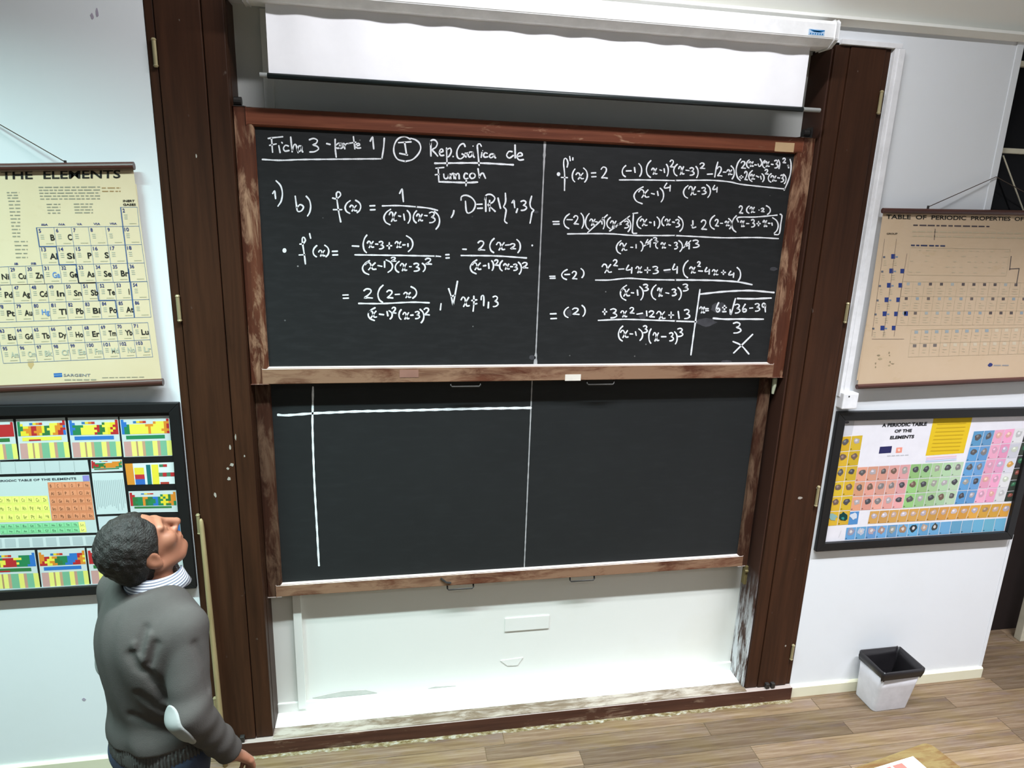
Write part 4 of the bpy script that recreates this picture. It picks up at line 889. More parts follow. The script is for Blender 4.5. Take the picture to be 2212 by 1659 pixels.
for i in range(9):
    P3.disc(af, (i + .5) / 15, .38, .34 / 15, .3, ((150, 150, 170), (186, 190, 206), (176, 160, 170), (168, 140, 132), (150, 156, 150), (164, 132, 106), (54, 62, 66), (182, 158, 142), (70, 74, 72))[i], 3, 12, i)
    P3.disc(af, (i + .5) / 15, .36, .14 / 15, .14, (214, 206, 200), 4, 8, i)
P3.quad([(415, 1000), (525, 992), (505, 1132), (400, 1142)], (84, 140, 196)); P3.disc(ID, 466, 1045, 40, 38, (208, 214, 224), 3, 10, 3)
P3.disc(ID, 240, 1052, 42, 44, (140, 176, 170), 5, 12, 2); P3.disc(ID, 350, 1048, 46, 46, (26, 66, 62), 5, 12, 5); P3.disc(ID, 346, 1066, 16, 16, (60, 140, 132), 6, 8, 5)
P3.quad([(365, 40), (475, 38), (445, 190), (335, 205)], (206, 206, 212)); P3.disc(ID, 395, 62, 26, 14, (96, 96, 104), 3, 8, 4)
P3.quad([(1275, 20), (1660, 12), (1590, 380), (1205, 405)], (226, 192, 44))
for j in range(8): P3.line((1310 - j * 8, 90 + j * 38), (1600 - j * 8, 80 + j * 38), 9, (206, 170, 40), 3)
for j, c in enumerate(((238, 206, 214), (226, 204, 226), (196, 210, 232))): P3.line((1215 - j * 4, 425 + j * 20), (1520, 405 + j * 20), 14, c)
P3.text('A PERIODIC TABLE', P3.cellfn([(758, 76), (1210, 66), (1204, 102), (752, 112)]), 0, 0, 1, 1, (40, 40, 44), bold=0.04)
P3.text('OF THE', P3.cellfn([(886, 138), (1060, 132), (1054, 164), (880, 170)]), 0, 0, 1, 1, (40, 40, 44), bold=0.04)
P3.text('ELEMENTS', P3.cellfn([(842, 202), (1086, 192), (1078, 226), (834, 236)]), 0, 0, 1, 1, (40, 40, 44), bold=0.04)
P3.quad([(736, 312), (860, 305), (850, 374), (724, 382)], (48, 48, 92)); P3.quad([(905, 322), (966, 318), (960, 372), (898, 376)], (236, 150, 130)); P3.disc(ID, 930, 345, 16, 18, (246, 206, 190), 3, 8, 1)
for k in range(5): P3.line((810 + k * 46, 406 - k * 2), (846 + k * 46, 404 - k * 2), 9, (190, 190, 196))
P3.line((300, 1285), (330, 1205), 4, (200, 200, 204))
P3.build('poster_print', rp)

# ---- left framed poster
lp = framed('framed_collage_poster', 'black framed collage of small coloured periodic tables on the left wall behind the man', -2.95, -1.5535, 0.948, 1.830, 0.042, 0.026, flat('collage_black', rgb(28, 28, 30), 0.4, 0.4), True)
def lfn(px, py, lay): return tuple(aty(px, py, -0.0085 - 0.0004 * lay))
P4 = Print(lfn, (0, 860), 5.027)
LGR = (206, 214, 214)
PAL = [(48, 132, 84), (56, 118, 196), (236, 214, 60), (226, 140, 50), (188, 50, 52), (58, 120, 66), (240, 226, 84)]
def mini(quad, seed, order, bar, stripes=True):
    cf = P4.cellfn(quad); rr = random.Random(seed); P4.quad(quad, LGR)
    top = 0.07; hh = 0.36 if stripes else 0.62; nr = 6; nc = 18
    for j in range(nr):
        for i in range(nc):
            if j < 1 and 1 <= i <= 16: continue
            if j < 2 and 2 <= i <= 11: continue
            s = i / nc * (len(order) - 1) + rr.uniform(-0.45, 0.45) + (j - 3) * 0.12
            c = PAL[order[max(0, min(len(order) - 1, int(round(s))))]]
            P4.cell(cf, (i + .3) / (nc + .6), top + hh * j / nr, (i + 1.3) / (nc + .6), top + hh * (j + 1) / nr, c)
    for k, c in enumerate(((60, 120, 180), (236, 206, 60), (226, 130, 50), (196, 60, 56))): P4.cell(cf, .26 + .065 * k, .11, .325 + .065 * k, .165, c)
    if bar is not None:
        P4.cell(cf, .09, top + hh + .035, .88, top + hh + .125, PAL[bar]); rr.random()
        if seed % 2: P4.cell(cf, .22, top + hh + .09, .46, top + hh + .125, PAL[4], 3)
    if stripes:
        x = 0.03
        for w, c in ((.15, (206, 158, 152)), (.10, (240, 232, 128)), (.035, (186, 146, 112)), (.09, (240, 232, 128)), (.06, (204, 160, 128)), (.15, (126, 182, 146)), (.10, (238, 228, 120)), (.06, (198, 152, 132)), (.13, (128, 184, 150)), (.10, (232, 226, 120))):
            P4.cell(cf, x, .61, x + w, .985, c); x += w
mini([(-400, 245), (140, 228), (198, 665), (-340, 690)], 3, [0, 4, 4, 4, 4], 5)
mini([(172, 228), (705, 210), (760, 648), (215, 668)], 5, [0, 2, 3, 4, 3, 2, 5, 6, 3, 4, 1], 6)
mini([(735, 212), (1280, 203), (1320, 636), (785, 652)], 6, [1, 0, 0, 6, 6, 6, 4, 5, 6, 2, 4, 4], 1)
mini([(1297, 204), (1836, 190), (1870, 626), (1345, 641)], 8, [1, 0, 6, 6, 6, 3, 6, 6, 3, 4], 0)
P4.quad([(-340, 700), (950, 672), (970, 800), (-330, 836)], (200, 210, 210))
for i in range(6): P4.line((160 * i, 685), (160 * i + 14, 815), 5, (168, 178, 178))
mini([(985, 672), (1325, 665), (1335, 790), (992, 805)], 9, [4, 5, 3, 3, 0], 5, False)
q_ = [(1355, 712), (1886, 696), (1900, 930), (1385, 942)]; cf = P4.cellfn(q_); P4.quad(q_, (226, 232, 232))
for u0, v0, u1, v1, c in ((0, 0, .16, 1, (226, 146, 54)), (.18, .2, .38, .52, (238, 214, 66)), (.18, .52, .38, .74, (196, 56, 64)), (.18, .74, .38, 1, (60, 110, 190)), (.43, .08, .52, 1, (38, 112, 116)), (.54, .08, .68, 1, (240, 222, 70)), (.70, .08, .78, .2, (70, 130, 90)), (.78, .08, .86, .2, (190, 60, 60)), (.68, .46, 1, .64, (80, 126, 100)), (.7, .9, .88, 1, (180, 70, 60))):
    P4.cell(cf, u0, v0, u1, v1, c)
for u0 in (.76, .92): P4.cell(cf, u0, .46, u0 + .08, .64, (194, 52, 56), 3)
mini([(1395, 1012), (1912, 1000), (1932, 1235), (1420, 1242)], 12, [4, 5, 0, 3, 5, 0, 1, 0, 2, 5, 3, 0], 5, False)
mini([(1425, 1322), (1952, 1305), (1978, 1560), (1445, 1575)], 13, [4, 3, 1, 1, 1], 1, False)
P4.quad([(-160, 860), (968, 832), (1060, 1460), (-140, 1492)], (204, 216, 214))
P4.text('PERIODIC TABLE OF THE ELEMENTS', P4.cellfn([(-40, 890), (826, 860), (828, 884), (-38, 912)]), 0, 0, 1, 1, (70, 76, 84), bold=0.02)
P4.quad([(895, 842), (965, 838), (972, 898), (902, 902)], (150, 140, 210), 3)
def eblock(quad, rows, c):
    cf = P4.cellfn(quad); P4.quad(quad, c, 2); nr = len(rows); nc = len(rows[0])
    lt = tuple(min(255, v + 14) for v in c); dk = tuple(int(v * .45) for v in c)
    for j, r in enumerate(rows):
        for i, s in enumerate(r):
            P4.cell(cf, (i + .08) / nc, (j + .1) / nr, (i + .92) / nc, (j + .78) / nr, lt, 3)
            P4.text(s, cf, (i + .28) / nc, (j + .28) / nr, (i + .28 + (.06 if s == 'I' else .22 * len(s))) / nc, (j + .68) / nr, dk, 4)
eblock([(515, 915), (975, 905), (1030, 1320), (565, 1332)], [['B', 'C', 'N', 'O', 'F', 'Ne'], ['Al', 'Si', 'P', 'S', 'Cl', 'Ar'], ['Ga', 'Ge', 'As', 'Se', 'Br', 'Kr'], ['In', 'Sn', 'Sb', 'Te', 'I', 'Xe'], ['Tl', 'Pb', 'Bi', 'Po', 'At', 'Rn']], (222, 140, 100))
eblock([(-35, 1068), (515, 1060), (562, 1332), (-5, 1350)], [['Cr', 'Mn', 'Fe', 'Co', 'Ni', 'Cu', 'Zn'], ['Mo', 'Tc', 'Ru', 'Rh', 'Pd', 'Ag', 'Cd'], ['W', 'Re', 'Os', 'Ir', 'Pt', 'Au', 'Hg']], (238, 236, 120))
eblock([(-10, 1368), (850, 1345), (870, 1460), (5, 1482)], [['Nd', 'Pm', 'Sm', 'Eu', 'Gd', 'Tb', 'Dy', 'Ho', 'Er', 'Tm', 'Yb'], ['U', 'Np', 'Pu', 'Am', 'Cm', 'Bk', 'Cf', 'Es', 'Fm', 'Md', 'No']], (134, 206, 150))
eblock([(850, 1345), (922, 1341), (942, 1456), (870, 1460)], [['Lu'], ['Lr']], (240, 236, 130))
q_ = [(995, 816), (1336, 810), (1390, 1250), (1050, 1264)]; P4.quad(q_, (208, 220, 220)); cf = P4.cellfn(q_)
for i in range(16): P4.cell(cf, .04 + i * .06, .16 + .02 * rg.random(), .065 + i * .06, .95 - .2 * rg.random(), (176, 188, 190))
P4.quad([(1060, 1286), (1396, 1276), (1422, 1462), (1085, 1476)], (206, 214, 218))
q_ = [(-130, 1520), (1066, 1486), (1086, 1600), (-120, 1640)]; P4.quad(q_, (214, 222, 222)); cf = P4.cellfn(q_)
for i in range(8): P4.cell(cf, .02 + i * .122, .12, .115 + i * .122, .9, (188, 198, 200))
P4.org = (0, 1130)
mini([(-170, 312), (375, 292), (436, 705), (-120, 724)], 15, [1, 0, 0, 6, 4, 4, 6, 0, 0, 1, 1], 5)
mini([(405, 292), (918, 268), (970, 676), (455, 700)], 16, [3, 4, 6, 3, 5, 0, 1, 1, 4, 3, 6], 1)
mini([(940, 272), (1480, 250), (1530, 650), (990, 675)], 17, [4, 3, 6, 2, 1, 0, 5, 6], 5)
mini([(1510, 250), (1962, 235), (2012, 632), (1545, 650)], 18, [1, 3, 4, 4, 0, 1, 4], 1)
P4.build('poster_print', lp)
mb = MB(); p0 = aty(404, 1262, -0.012); mb.box(-2.9, -1.597, -0.0135, -0.0085, 0.990, 0.9935); mb.build('glazing_lip', flat('pale_lip', rgb(150, 156, 158), 0.4, 0.4), lp)

# window pull cord at the right edge
a = aty(2167, 336, 0.02); b = aty(2209, 450, 0.02); e = b + (b - a) * 2.2
mb = MB(); mb.tube([a, b, e], 0.0035, 6)
tag(mb.build('window_cord', M_beige, base=tuple(a)), 'thin slanting pale cord hanging in front of the dark window', 'cord')

# ================================================================== WASTEBASKET, POINTER, TABLE
bn = thing('wastebasket', 'small white square wastebasket lined with a black bag beside the right skirting', 'wastebasket', (2.08, -0.108, 0))
def rrect(cx, cy, hx, hy, r, z, n=5, rot=0.02):
    out = []
    for k, (sx, sy) in enumerate(((1, 1), (-1, 1), (-1, -1), (1, -1))):
        for i in range(n):
            a = math.pi / 2 * (k + i / (n - 1)); x = sx * (hx - r) + r * math.cos(a); y_ = sy * (hy - r) + r * math.sin(a)
            out.append((cx + x * math.cos(rot) - y_ * math.sin(rot), cy + x * math.sin(rot) + y_ * math.cos(rot), z))
    return out
def loft(mb, rings, mi=0, cap0=False, cap1=False):
    k = len(mb.v); n = len(rings[0])
    for r in rings: mb.v += [tuple(map(float, p)) for p in r]
    for j in range(len(rings) - 1):
        for i in range(n):
            q = (i + 1) % n; mb.f.append((k + j * n + i, k + j * n + q, k + (j + 1) * n + q, k + (j + 1) * n + i)); mb.mi.append(mi)
    if cap0: mb.f.append(tuple(k + i for i in reversed(range(n)))); mb.mi.append(mi)
    if cap1: mb.f.append(tuple(k + (len(rings) - 1) * n + i for i in range(n))); mb.mi.append(mi)
def bsec(t_): return (2.08 + .006 * t_, -.108 - .018 * t_, .109 + .018 * t_, .080 + .019 * t_)
mb = MB(); rings = []
for t_ in (0, .02, .3, .6, .95): cx, cy, hx, hy = bsec(t_); rings.append(rrect(cx, cy, hx, hy, .022, .285 * t_ + (0 if t_ else .001)))
for t_ in (.95, .5, .06): cx, cy, hx, hy = bsec(t_); rings.append(rrect(cx, cy, hx - .003, hy - .003, .020, .285 * t_))
loft(mb, rings, 0, True, True); mb.build('bin_body', flat('bin_white_plastic', rgb(226, 226, 232), 0.45, 0.3), bn, smooth=True)
mb = MB(); rings = []; rr = random.Random(5)
wob = [[rr.uniform(-1, 1) for _ in range(20)] for _ in range(12)]
for j, (t_, dx) in enumerate(((.80, .004), (.84, .006), (.92, .008), (.985, .006), (1.0, .002), (.985, -.003), (.86, -.010), (.6, -.022), (.35, -.030), (.15, -.028))):
    cx, cy, hx, hy = bsec(t_); r_ = rrect(cx, cy, hx + dx, hy + dx, .018, .287 * t_)
    amp = .004 if j < 6 else .019
    rings.append([(p[0] + amp * wob[j][i] * .6, p[1] + amp * wob[j][(i + 7) % 20] * .6, p[2] + (.012 * wob[0][i] if j == 0 else .004 * wob[j][i])) for i, p in enumerate(r_)])
loft(mb, rings, 0, False, True)
lin_ = mb.build('bag_liner', flat('black_bag_plastic', rgb(30, 28, 30), 0.3, 0.5), bn)
for p_ in lin_.data.polygons: p_.use_smooth = True
mb = MB(); a = np.array((-1.507, -0.024, 1.292)); b = np.array((-1.485, -0.075, 0.0))
mb.tube([a + (b - a) * k for k in (0, .008, .03, .5, .97, 1)], [.004, .0085, .0105, .012, .0125, .011], 10)
tag(mb.build('pointer_stick', wood('pale_stick_wood', rgb(128, 110, 72), rgb(186, 168, 128), 2, 0.6, 0.25), smooth=True, base=(-1.485, -0.075, 0)), 'long pale wooden pointer stick leaning against the left dark door', 'stick')

tz = 0.75; pc0 = atz(2005, 1600, tz); e1 = np.array((-0.981, -0.195, 0)); e2 = np.array((0.195, -0.981, 0))
tb = thing('demonstration_table', 'orange-brown varnished wooden table whose far corner shows at the bottom right', 'table', (pc0[0], pc0[1], 0))
TW, TD = 1.5, 0.7
def tp(u, v, z): return tuple(pc0 * (1, 1, 0) + e1 * u + e2 * v + np.array((0, 0, z)))
mb = MB(); cr = 0.03; out = []
for (cu, cv, a0) in ((cr, cr, 180), (TW - cr, cr, 270), (TW - cr, TD - cr, 0), (cr, TD - cr, 90)):
    for i in range(6):
        w = math.radians(a0 + 90 * i / 5); out.append((cu + cr * math.cos(w), cv + cr * math.sin(w)))
loft(mb, [[tp(u, v, tz - .035) for u, v in out], [tp(u, v, tz - .004) for u, v in out], [tp(u + (TW / 2 - u) * .006, v + (TD / 2 - v) * .012, tz) for u, v in out]], 0, True, True)
mb.build('table_top', wood('varnished_table_wood', rgb(76, 50, 24), rgb(104, 76, 42), 0, 0.45, 0.3, wear=0.7, wearcol=rgb(112, 98, 62)), tb)
for (u, v) in ((.06, .06), (TW - .06, .06), (TW - .06, TD - .06), (.06, TD - .06)):
    mb = MB(); s = .024; loft(mb, [[tp(u + a_, v + b_, z) for a_, b_ in ((-s, -s), (s, -s), (s, s), (-s, s))] for z in (0, tz - .035)], 0, True, True); mb.build('leg', M_plinth, tb)
for v in (.06, TD - .06):
    mb = MB(); loft(mb, [[tp(u, v + a_, z) for a_, z in ((-.01, tz - .13), (.01, tz - .13), (.01, tz - .035), (-.01, tz - .035))] for u in (.08, TW - .08)], 0, True, True); mb.build('apron', M_plinth, tb)
lp0 = atz(1972, 1634, tz + .002); q1 = atz(1880, 1662, tz + .002) - lp0; q1 /= np.linalg.norm(q1); q2 = np.array((-q1[1], q1[0], 0)); q2 = q2 if q2[1] < 0 else -q2
lf_ = thing('leaflet', 'printed white leaflet with red and orange pictures lying on the table corner', 'leaflet', tuple(lp0))
LP = lambda u, v, z=0.0: tuple(lp0 + q1 * u + q2 * v + np.array((0, 0, z)))
mb = MB(); loft(mb, [[LP(0, 0, z), LP(0, .21, z), LP(.297, .21, z), LP(.297, 0, z)] for z in (-.0015, .0008)], 0, True, True); mb.build('paper', flat('leaflet_paper', rgb(240, 232, 224), 0.6, 0.2, vary=.02), lf_)
Pl = MB(); cols = [rgb(186, 150, 160), rgb(208, 92, 84), rgb(236, 142, 96), rgb(150, 140, 150), rgb(190, 190, 110)]; mm_ = [ink('leaf_ink_%d' % i, c) for i, c in enumerate(cols)]
rr = random.Random(2)
for i in range(5):
    for j in range(4):
        u0, v0 = .012 + i * .056, .012 + j * .048; ci = rr.randrange(5)
        Pl.poly([LP(u0, v0, .0012), LP(u0 + .046, v0, .0012), LP(u0 + .046, v0 + .040, .0012), LP(u0, v0 + .040, .0012)], ci)
Pl.build('leaflet_print', mm_, lf_)

# ================================================================== PERSON
def nrm(v): v = np.array(v, float); return v / np.linalg.norm(v)
def smin(a, b, k):
    h = np.clip(0.5 + 0.5 * (b - a) / k, 0, 1); return b * (1 - h) + a * h - k * h * (1 - h)
def smax(a, b, k): return -smin(-a, -b, k)
def cap(P, a, b, ra, rb):
    a = np.array(a, float); b = np.array(b, float); d = b - a; h = np.clip(((P - a) @ d) / (d @ d), 0, 1)
    return np.linalg.norm(P - a - h[:, None] * d, axis=1) - (ra + (rb - ra) * h)
def ell(P, c, r, R=None):
    q = P - np.array(c, float)
    if R is not None: q = q @ R.T
    r = np.array(r, float); k0 = np.linalg.norm(q / r, axis=1); k1 = np.linalg.norm(q / (r * r), axis=1)
    return k0 * (k0 - 1) / np.maximum(k1, 1e-9)
def sdf_mesh(fn, lo, hi, h):
    """surface nets over a narrow band"""
    lo = np.array(lo, float); n = np.ceil((np.array(hi) - lo) / h).astype(int); B_ = 8; n = (n // B_ + 1) * B_
    V = np.full(tuple(n + 1), 1.0, np.float32)
    nb = n // B_; ii = np.stack(np.meshgrid(*[np.arange(k) for k in nb], indexing='ij'), -1).reshape(-1, 3)
    d = fn(lo + (ii * B_ + B_ / 2) * h); rad = B_ * h * 0.87 * 1.5 + 0.006
    for blk, dd in zip(ii[d < -rad], d[d < -rad]):
        a = blk * B_; V[a[0]:a[0] + B_ + 1, a[1]:a[1] + B_ + 1, a[2]:a[2] + B_ + 1] = -1
    act = ii[np.abs(d) <= rad]
    loc = np.stack(np.meshgrid(*[np.arange(B_ + 1)] * 3, indexing='ij'), -1).reshape(-1, 3)
    for k in range(0, len(act), 64):
        blk = act[k:k + 64]; g = (blk[:, None, :] * B_ + loc[None]).reshape(-1, 3)
        V[g[:, 0], g[:, 1], g[:, 2]] = fn(lo + g * h)
    S = V < 0
    cnt = sum(S[i:S.shape[0] - 1 + i, j:S.shape[1] - 1 + j, k:S.shape[2] - 1 + k].astype(np.int8) for i in (0, 1) for j in (0, 1) for k in (0, 1))
    cells = np.argwhere((cnt > 0) & (cnt < 8)); vid = np.full(cnt.shape, -1, np.int32); vid[tuple(cells.T)] = np.arange(len(cells))
    acc = np.zeros((len(cells), 3)); num = np.zeros(len(cells))
    cr = [(i, j, k) for i in (0, 1) for j in (0, 1) for k in (0, 1)]
    for a in cr:
        for ax in range(3):
            if a[ax]: continue
            b = list(a); b[ax] = 1
            va = V[cells[:, 0] + a[0], cells[:, 1] + a[1], cells[:, 2] + a[2]]; vb = V[cells[:, 0] + b[0], cells[:, 1] + b[1], cells[:, 2] + b[2]]
            m_ = (va < 0) != (vb < 0); t_ = np.where(m_, va / np.where(m_, va - vb, 1), 0)
            p = np.array(a, float)[None].repeat(len(cells), 0); p[:, ax] += t_
            acc[m_] += p[m_]; num[m_] += 1
    verts = lo + (cells + acc / num[:, None]) * h
    faces = []
    for ax in range(3):
        o1, o2 = [(1, 2), (2, 0), (0, 1)][ax]
        sl = [slice(None)] * 3; s0 = [slice(0, -1) if k == ax else slice(1, -1) for k in range(3)]; s1 = list(s0); s1[ax] = slice(1, None)
        A_ = S[tuple(s0)]; B2 = S[tuple(s1)]; e = np.argwhere(A_ != B2); fl = A_[tuple(e.T)]
        off = np.array([0 if k == ax else 1 for k in range(3)]); e = e + off
        def cid(d1, d2):
            q = e.copy(); q[:, o1] += d1; q[:, o2] += d2; return vid[q[:, 0], q[:, 1], q[:, 2]]
        q = np.stack([cid(-1, -1), cid(0, -1), cid(0, 0), cid(-1, 0)], 1); q[~fl] = q[~fl][:, ::-1]; faces.append(q)
    return verts, np.vstack(faces)
def sdf_obj(name, fn, lo, hi, h, mat, parent, smooth_iter=1):
    v, f = sdf_mesh(fn, lo, hi, h); off = np.array(world_loc(parent))
    me = bpy.data.meshes.new(name); me.vertices.add(len(v)); me.vertices.foreach_set('co', (v - off).astype(np.float32).ravel())
    me.loops.add(f.size); me.loops.foreach_set('vertex_index', f.astype(np.int32).ravel())
    me.polygons.add(len(f)); me.polygons.foreach_set('loop_start', np.arange(0, f.size, 4, dtype=np.int32)); me.polygons.foreach_set('loop_total', np.full(len(f), 4, np.int32))
    me.polygons.foreach_set('use_smooth', np.ones(len(f), bool)); me.update(calc_edges=True); me.validate()
    me.materials.append(mat)
    o = bpy.data.objects.new(name, me); COL.objects.link(o); o.parent = parent
    return o
Z = np.array([0, 0, 1.0])
TA = math.radians(54); TF = np.array([math.cos(TA), math.sin(TA), 0]); TR_ = np.array([math.sin(TA), -math.cos(TA), 0])     # torso heading, its right side
TM = np.stack([TF, TR_, Z])
HA, HE = math.radians(40), math.radians(34)
HF = np.array([math.cos(HA) * math.cos(HE), math.sin(HA) * math.cos(HE), math.sin(HE)]); HR = np.array([math.sin(HA), -math.cos(HA), 0]); HU = np.cross(HR, HF)
HM = np.stack([HF, HR, HU])
HC = atd(307, 1182, 2.15)                        # centre of the head
NB = np.array([-1.418, -0.892, 1.475])           # base of the neck
def tw(f, r, z): return NB * (1, 1, 0) + TF * f + TR_ * r + Z * z
def hw(f, r, u): return HC + HF * f + HR * r + HU * u
RS, RE, RW = tw(-0.02, 0.144, 1.385), aty(412, 1543, -1.085), aty(498, 1624, -1.0)
LS, LE, LW = tw(-0.01, -0.165, 1.425), tw(-0.02, -0.215, 1.15), tw(0.10, -0.20, 0.93)
PEL = tw(-0.045, 0.0, 0.93)
RHIP, LHIP = PEL + TR_ * 0.085 - Z * 0.05, PEL - TR_ * 0.085 - Z * 0.05
RK, LK = RHIP * (1, 1, 0) + TF * 0.025 + TR_ * 0.01 + Z * 0.48, LHIP * (1, 1, 0) + TF * 0.03 - TR_ * 0.01 + Z * 0.48
RA, LA = RK * (1, 1, 0) - TF * 0.02 + TR_ * 0.01 + Z * 0.09, LK * (1, 1, 0) - TF * 0.02 - TR_ * 0.01 + Z * 0.09
man = thing('person', 'man in grey sweater with pale elbow patch standing left, looking up at the boards', 'person', (float(PEL[0]), float(PEL[1]), 0.0))

def hloc(P): return (P - HC) @ HM.T
def head_sdf(P):
    q = hloc(P)
    d = ell(q, (-0.012, 0, 0.030), (0.098, 0.077, 0.092))
    d = smin(d, ell(q, (0.030, 0, -0.045), (0.068, 0.060, 0.075)), 0.03)
    d = smin(d, ell(q, (0.066, 0, -0.098), (0.030, 0.030, 0.022)), 0.025)                 # chin
    for s in (-1, 1):
        d = smin(d, cap(q, (-0.015, s * 0.060, -0.055), (0.050, s * 0.030, -0.098), 0.016, 0.016), 0.025)   # jaw
        d = smin(d, ell(q, (0.062, s * 0.044, -0.018), (0.026, 0.022, 0.024)), 0.02)     # cheek
        d = smin(d, cap(q, (0.086, s * 0.014, 0.034), (0.074, s * 0.046, 0.030), 0.010, 0.008), 0.015)       # brow
        d = smax(d, -(np.linalg.norm(q - (0.104, s * 0.033, 0.014), axis=1) - 0.017), 0.014)                 # socket
        d = smin(d, np.linalg.norm(q - (0.075, s * 0.033, 0.013), axis=1) - 0.0135, 0.004)                    # eyeball with lids
        ear = ell(q, (-0.012, s * 0.078, -0.012), (0.024, 0.009, 0.034)); ear = smax(ear, -ell(q, (-0.006, s * 0.090, -0.010), (0.013, 0.008, 0.020)), 0.006)
        ear = smin(ear, ell(q, (-0.006, s * 0.077, -0.040), (0.010, 0.007, 0.011)), 0.008)
        d = smin(d, ear, 0.006)
        d = smin(d, ell(q, (0.098, s * 0.013, -0.030), (0.012, 0.009, 0.009)), 0.008)    # nostril wing
    d = smin(d, cap(q, (0.090, 0, 0.026), (0.120, 0, -0.022), 0.009, 0.013), 0.014)      # nose
    d = smin(d, ell(q, (0.094, 0, -0.058), (0.012, 0.024, 0.007)), 0.007)                # lips
    d = smin(d, ell(q, (0.091, 0, -0.070), (0.012, 0.020, 0.007)), 0.006)
    return d
fw_ = nrm(RW - RE); up_ = nrm(np.cross(np.cross(fw_, Z), fw_)); side_ = np.cross(fw_, up_)     # forearm frame
HD = nrm(fw_ + TF * 0.30); HS = nrm(np.cross(HD, up_)); HN = np.cross(HS, HD)                   # hand: along, across, back of the hand
def hand_pts(W, D_, S_, N_, sgn):
    palm = [W + D_ * 0.02, W + D_ * 0.055, W + D_ * 0.088]; fingers = []
    for k, (off, ln) in enumerate(((-0.030, 0.070), (-0.010, 0.080), (0.010, 0.075), (0.029, 0.058))):
        b = W + D_ * (0.088 - 0.004 * abs(k - 1)) + S_ * off * sgn; a1 = b + nrm(D_ - N_ * 0.35) * ln * 0.45; a2 = a1 + nrm(D_ * 0.75 - N_ * 0.75) * ln * 0.30; a3 = a2 + nrm(D_ * 0.35 - N_ * 1.0) * ln * 0.25
        fingers.append([b, a1, a2, a3])
    t0 = W + D_ * 0.030 - S_ * 0.028 * sgn; t1 = t0 + nrm(D_ * 0.7 - S_ * 0.6 * sgn - N_ * 0.3) * 0.036; t2 = t1 + nrm(D_ * 0.95 - S_ * 0.15 * sgn - N_ * 0.4) * 0.030
    return palm, fingers, [t0, t1, t2]
HANDS = [hand_pts(RW, HD, HS, HN, 1.0)]
fl_ = nrm(LW - LE); ul_ = nrm(np.cross(np.cross(fl_, Z), fl_)); HANDS.append(hand_pts(LW, fl_, np.cross(fl_, ul_), ul_, -1.0))
def hands_sdf(P):
    d = np.full(len(P), 1.0)
    for (palm, fing, th), (E_, W_), S_ in zip(HANDS, ((RE, RW), (LE, LW)), (HS, np.cross(fl_, ul_))):
        for s in (-0.024, -0.008, 0.008, 0.024):
            d = smin(d, cap(P, W_ + S_ * s * 0.5 + (palm[0] - W_) * 0.3, palm[2] + S_ * s, 0.016, 0.0125), 0.012)
        for f in fing:
            for a, b, r0, r1 in zip(f[:-1], f[1:], (0.0098, 0.0090, 0.0082), (0.0090, 0.0082, 0.0072)): d = smin(d, cap(P, a, b, r0, r1), 0.004)
        d = smin(d, cap(P, th[0], th[1], 0.0145, 0.0105), 0.010); d = smin(d, cap(P, th[1], th[2], 0.0105, 0.0085), 0.004)
        d = smin(d, cap(P, E_ + (W_ - E_) * 0.2, W_, 0.036, 0.026), 0.02)
    return d
NK0 = hw(-0.028, 0, -0.065)
def torso_core(P, g):
    d = ell(P, tw(-0.045, 0, 1.29), (0.125 + g, 0.168 + g, 0.20 + g), TM)
    d = smin(d, ell(P, tw(-0.03, 0, 1.08), (0.125 + g, 0.146 + g, 0.20 + g), TM), 0.08)
    d = smin(d, ell(P, PEL, (0.125 + g, 0.165 + g, 0.13 + g), TM), 0.07)
    d = smin(d, cap(P, RS, LS, 0.054 + g, 0.056 + g), 0.06)
    d = smin(d, cap(P, tw(-0.02, 0.045, 1.452), tw(-0.02, -0.05, 1.462), 0.046 + g, 0.048 + g), 0.05)
    return d
def body_sdf(P):
    d = head_sdf(P)
    d = smin(d, cap(P, NK0, NB, 0.056, 0.058), 0.022)
    d = smin(d, torso_core(P, -0.02), 0.03)
    for S_, E_, W_ in ((RS, RE, RW), (LS, LE, LW)):
        d = smin(d, cap(P, S_, E_, 0.046, 0.038), 0.03); d = smin(d, cap(P, E_, W_, 0.038, 0.026), 0.015)
    d = smin(d, hands_sdf(P), 0.010)
    for H_, K_, A_ in ((RHIP, RK, RA), (LHIP, LK, LA)):
        d = smin(d, cap(P, H_, K_, 0.072, 0.050), 0.03); d = smin(d, cap(P, K_, A_, 0.048, 0.034), 0.02)
        d = smin(d, cap(P, A_ - Z * 0.04, A_ - Z * 0.055 + TF * 0.13, 0.032, 0.026), 0.02)
    return d
t = NT('skin'); n1 = t.noise(t.coord(), 30.0, 4, 0.6); n2 = t.noise(t.coord(), 7.0, 2)
sk = t.mix(n1, rgb(160, 112, 88), rgb(142, 94, 72)); sk = t.mix(t.math('MULTIPLY', n2, 0.35), sk, rgb(150, 90, 70)); t.bump(n1, 0.15, 0.001)
M_skin = t.base(sk, 0.5, 0.35); t.b.inputs['Subsurface Weight'].default_value = 0.08; t.b.inputs['Subsurface Radius'].default_value = (0.01, 0.004, 0.002)
lo_ = np.min([HC - 0.17, RE - 0.12, LE - 0.12, LW - 0.2, RW - 0.15, RA - 0.2, LA - 0.2], 0); hi_ = np.max([HC + 0.17, RE + 0.12, LE + 0.12, RW + 0.16, LW + 0.2, LS + 0.1, RA + 0.25, LA + 0.25], 0); lo_[2] = 0.0
sdf_obj('body', body_sdf, lo_, hi_, 0.0046, M_skin, man)
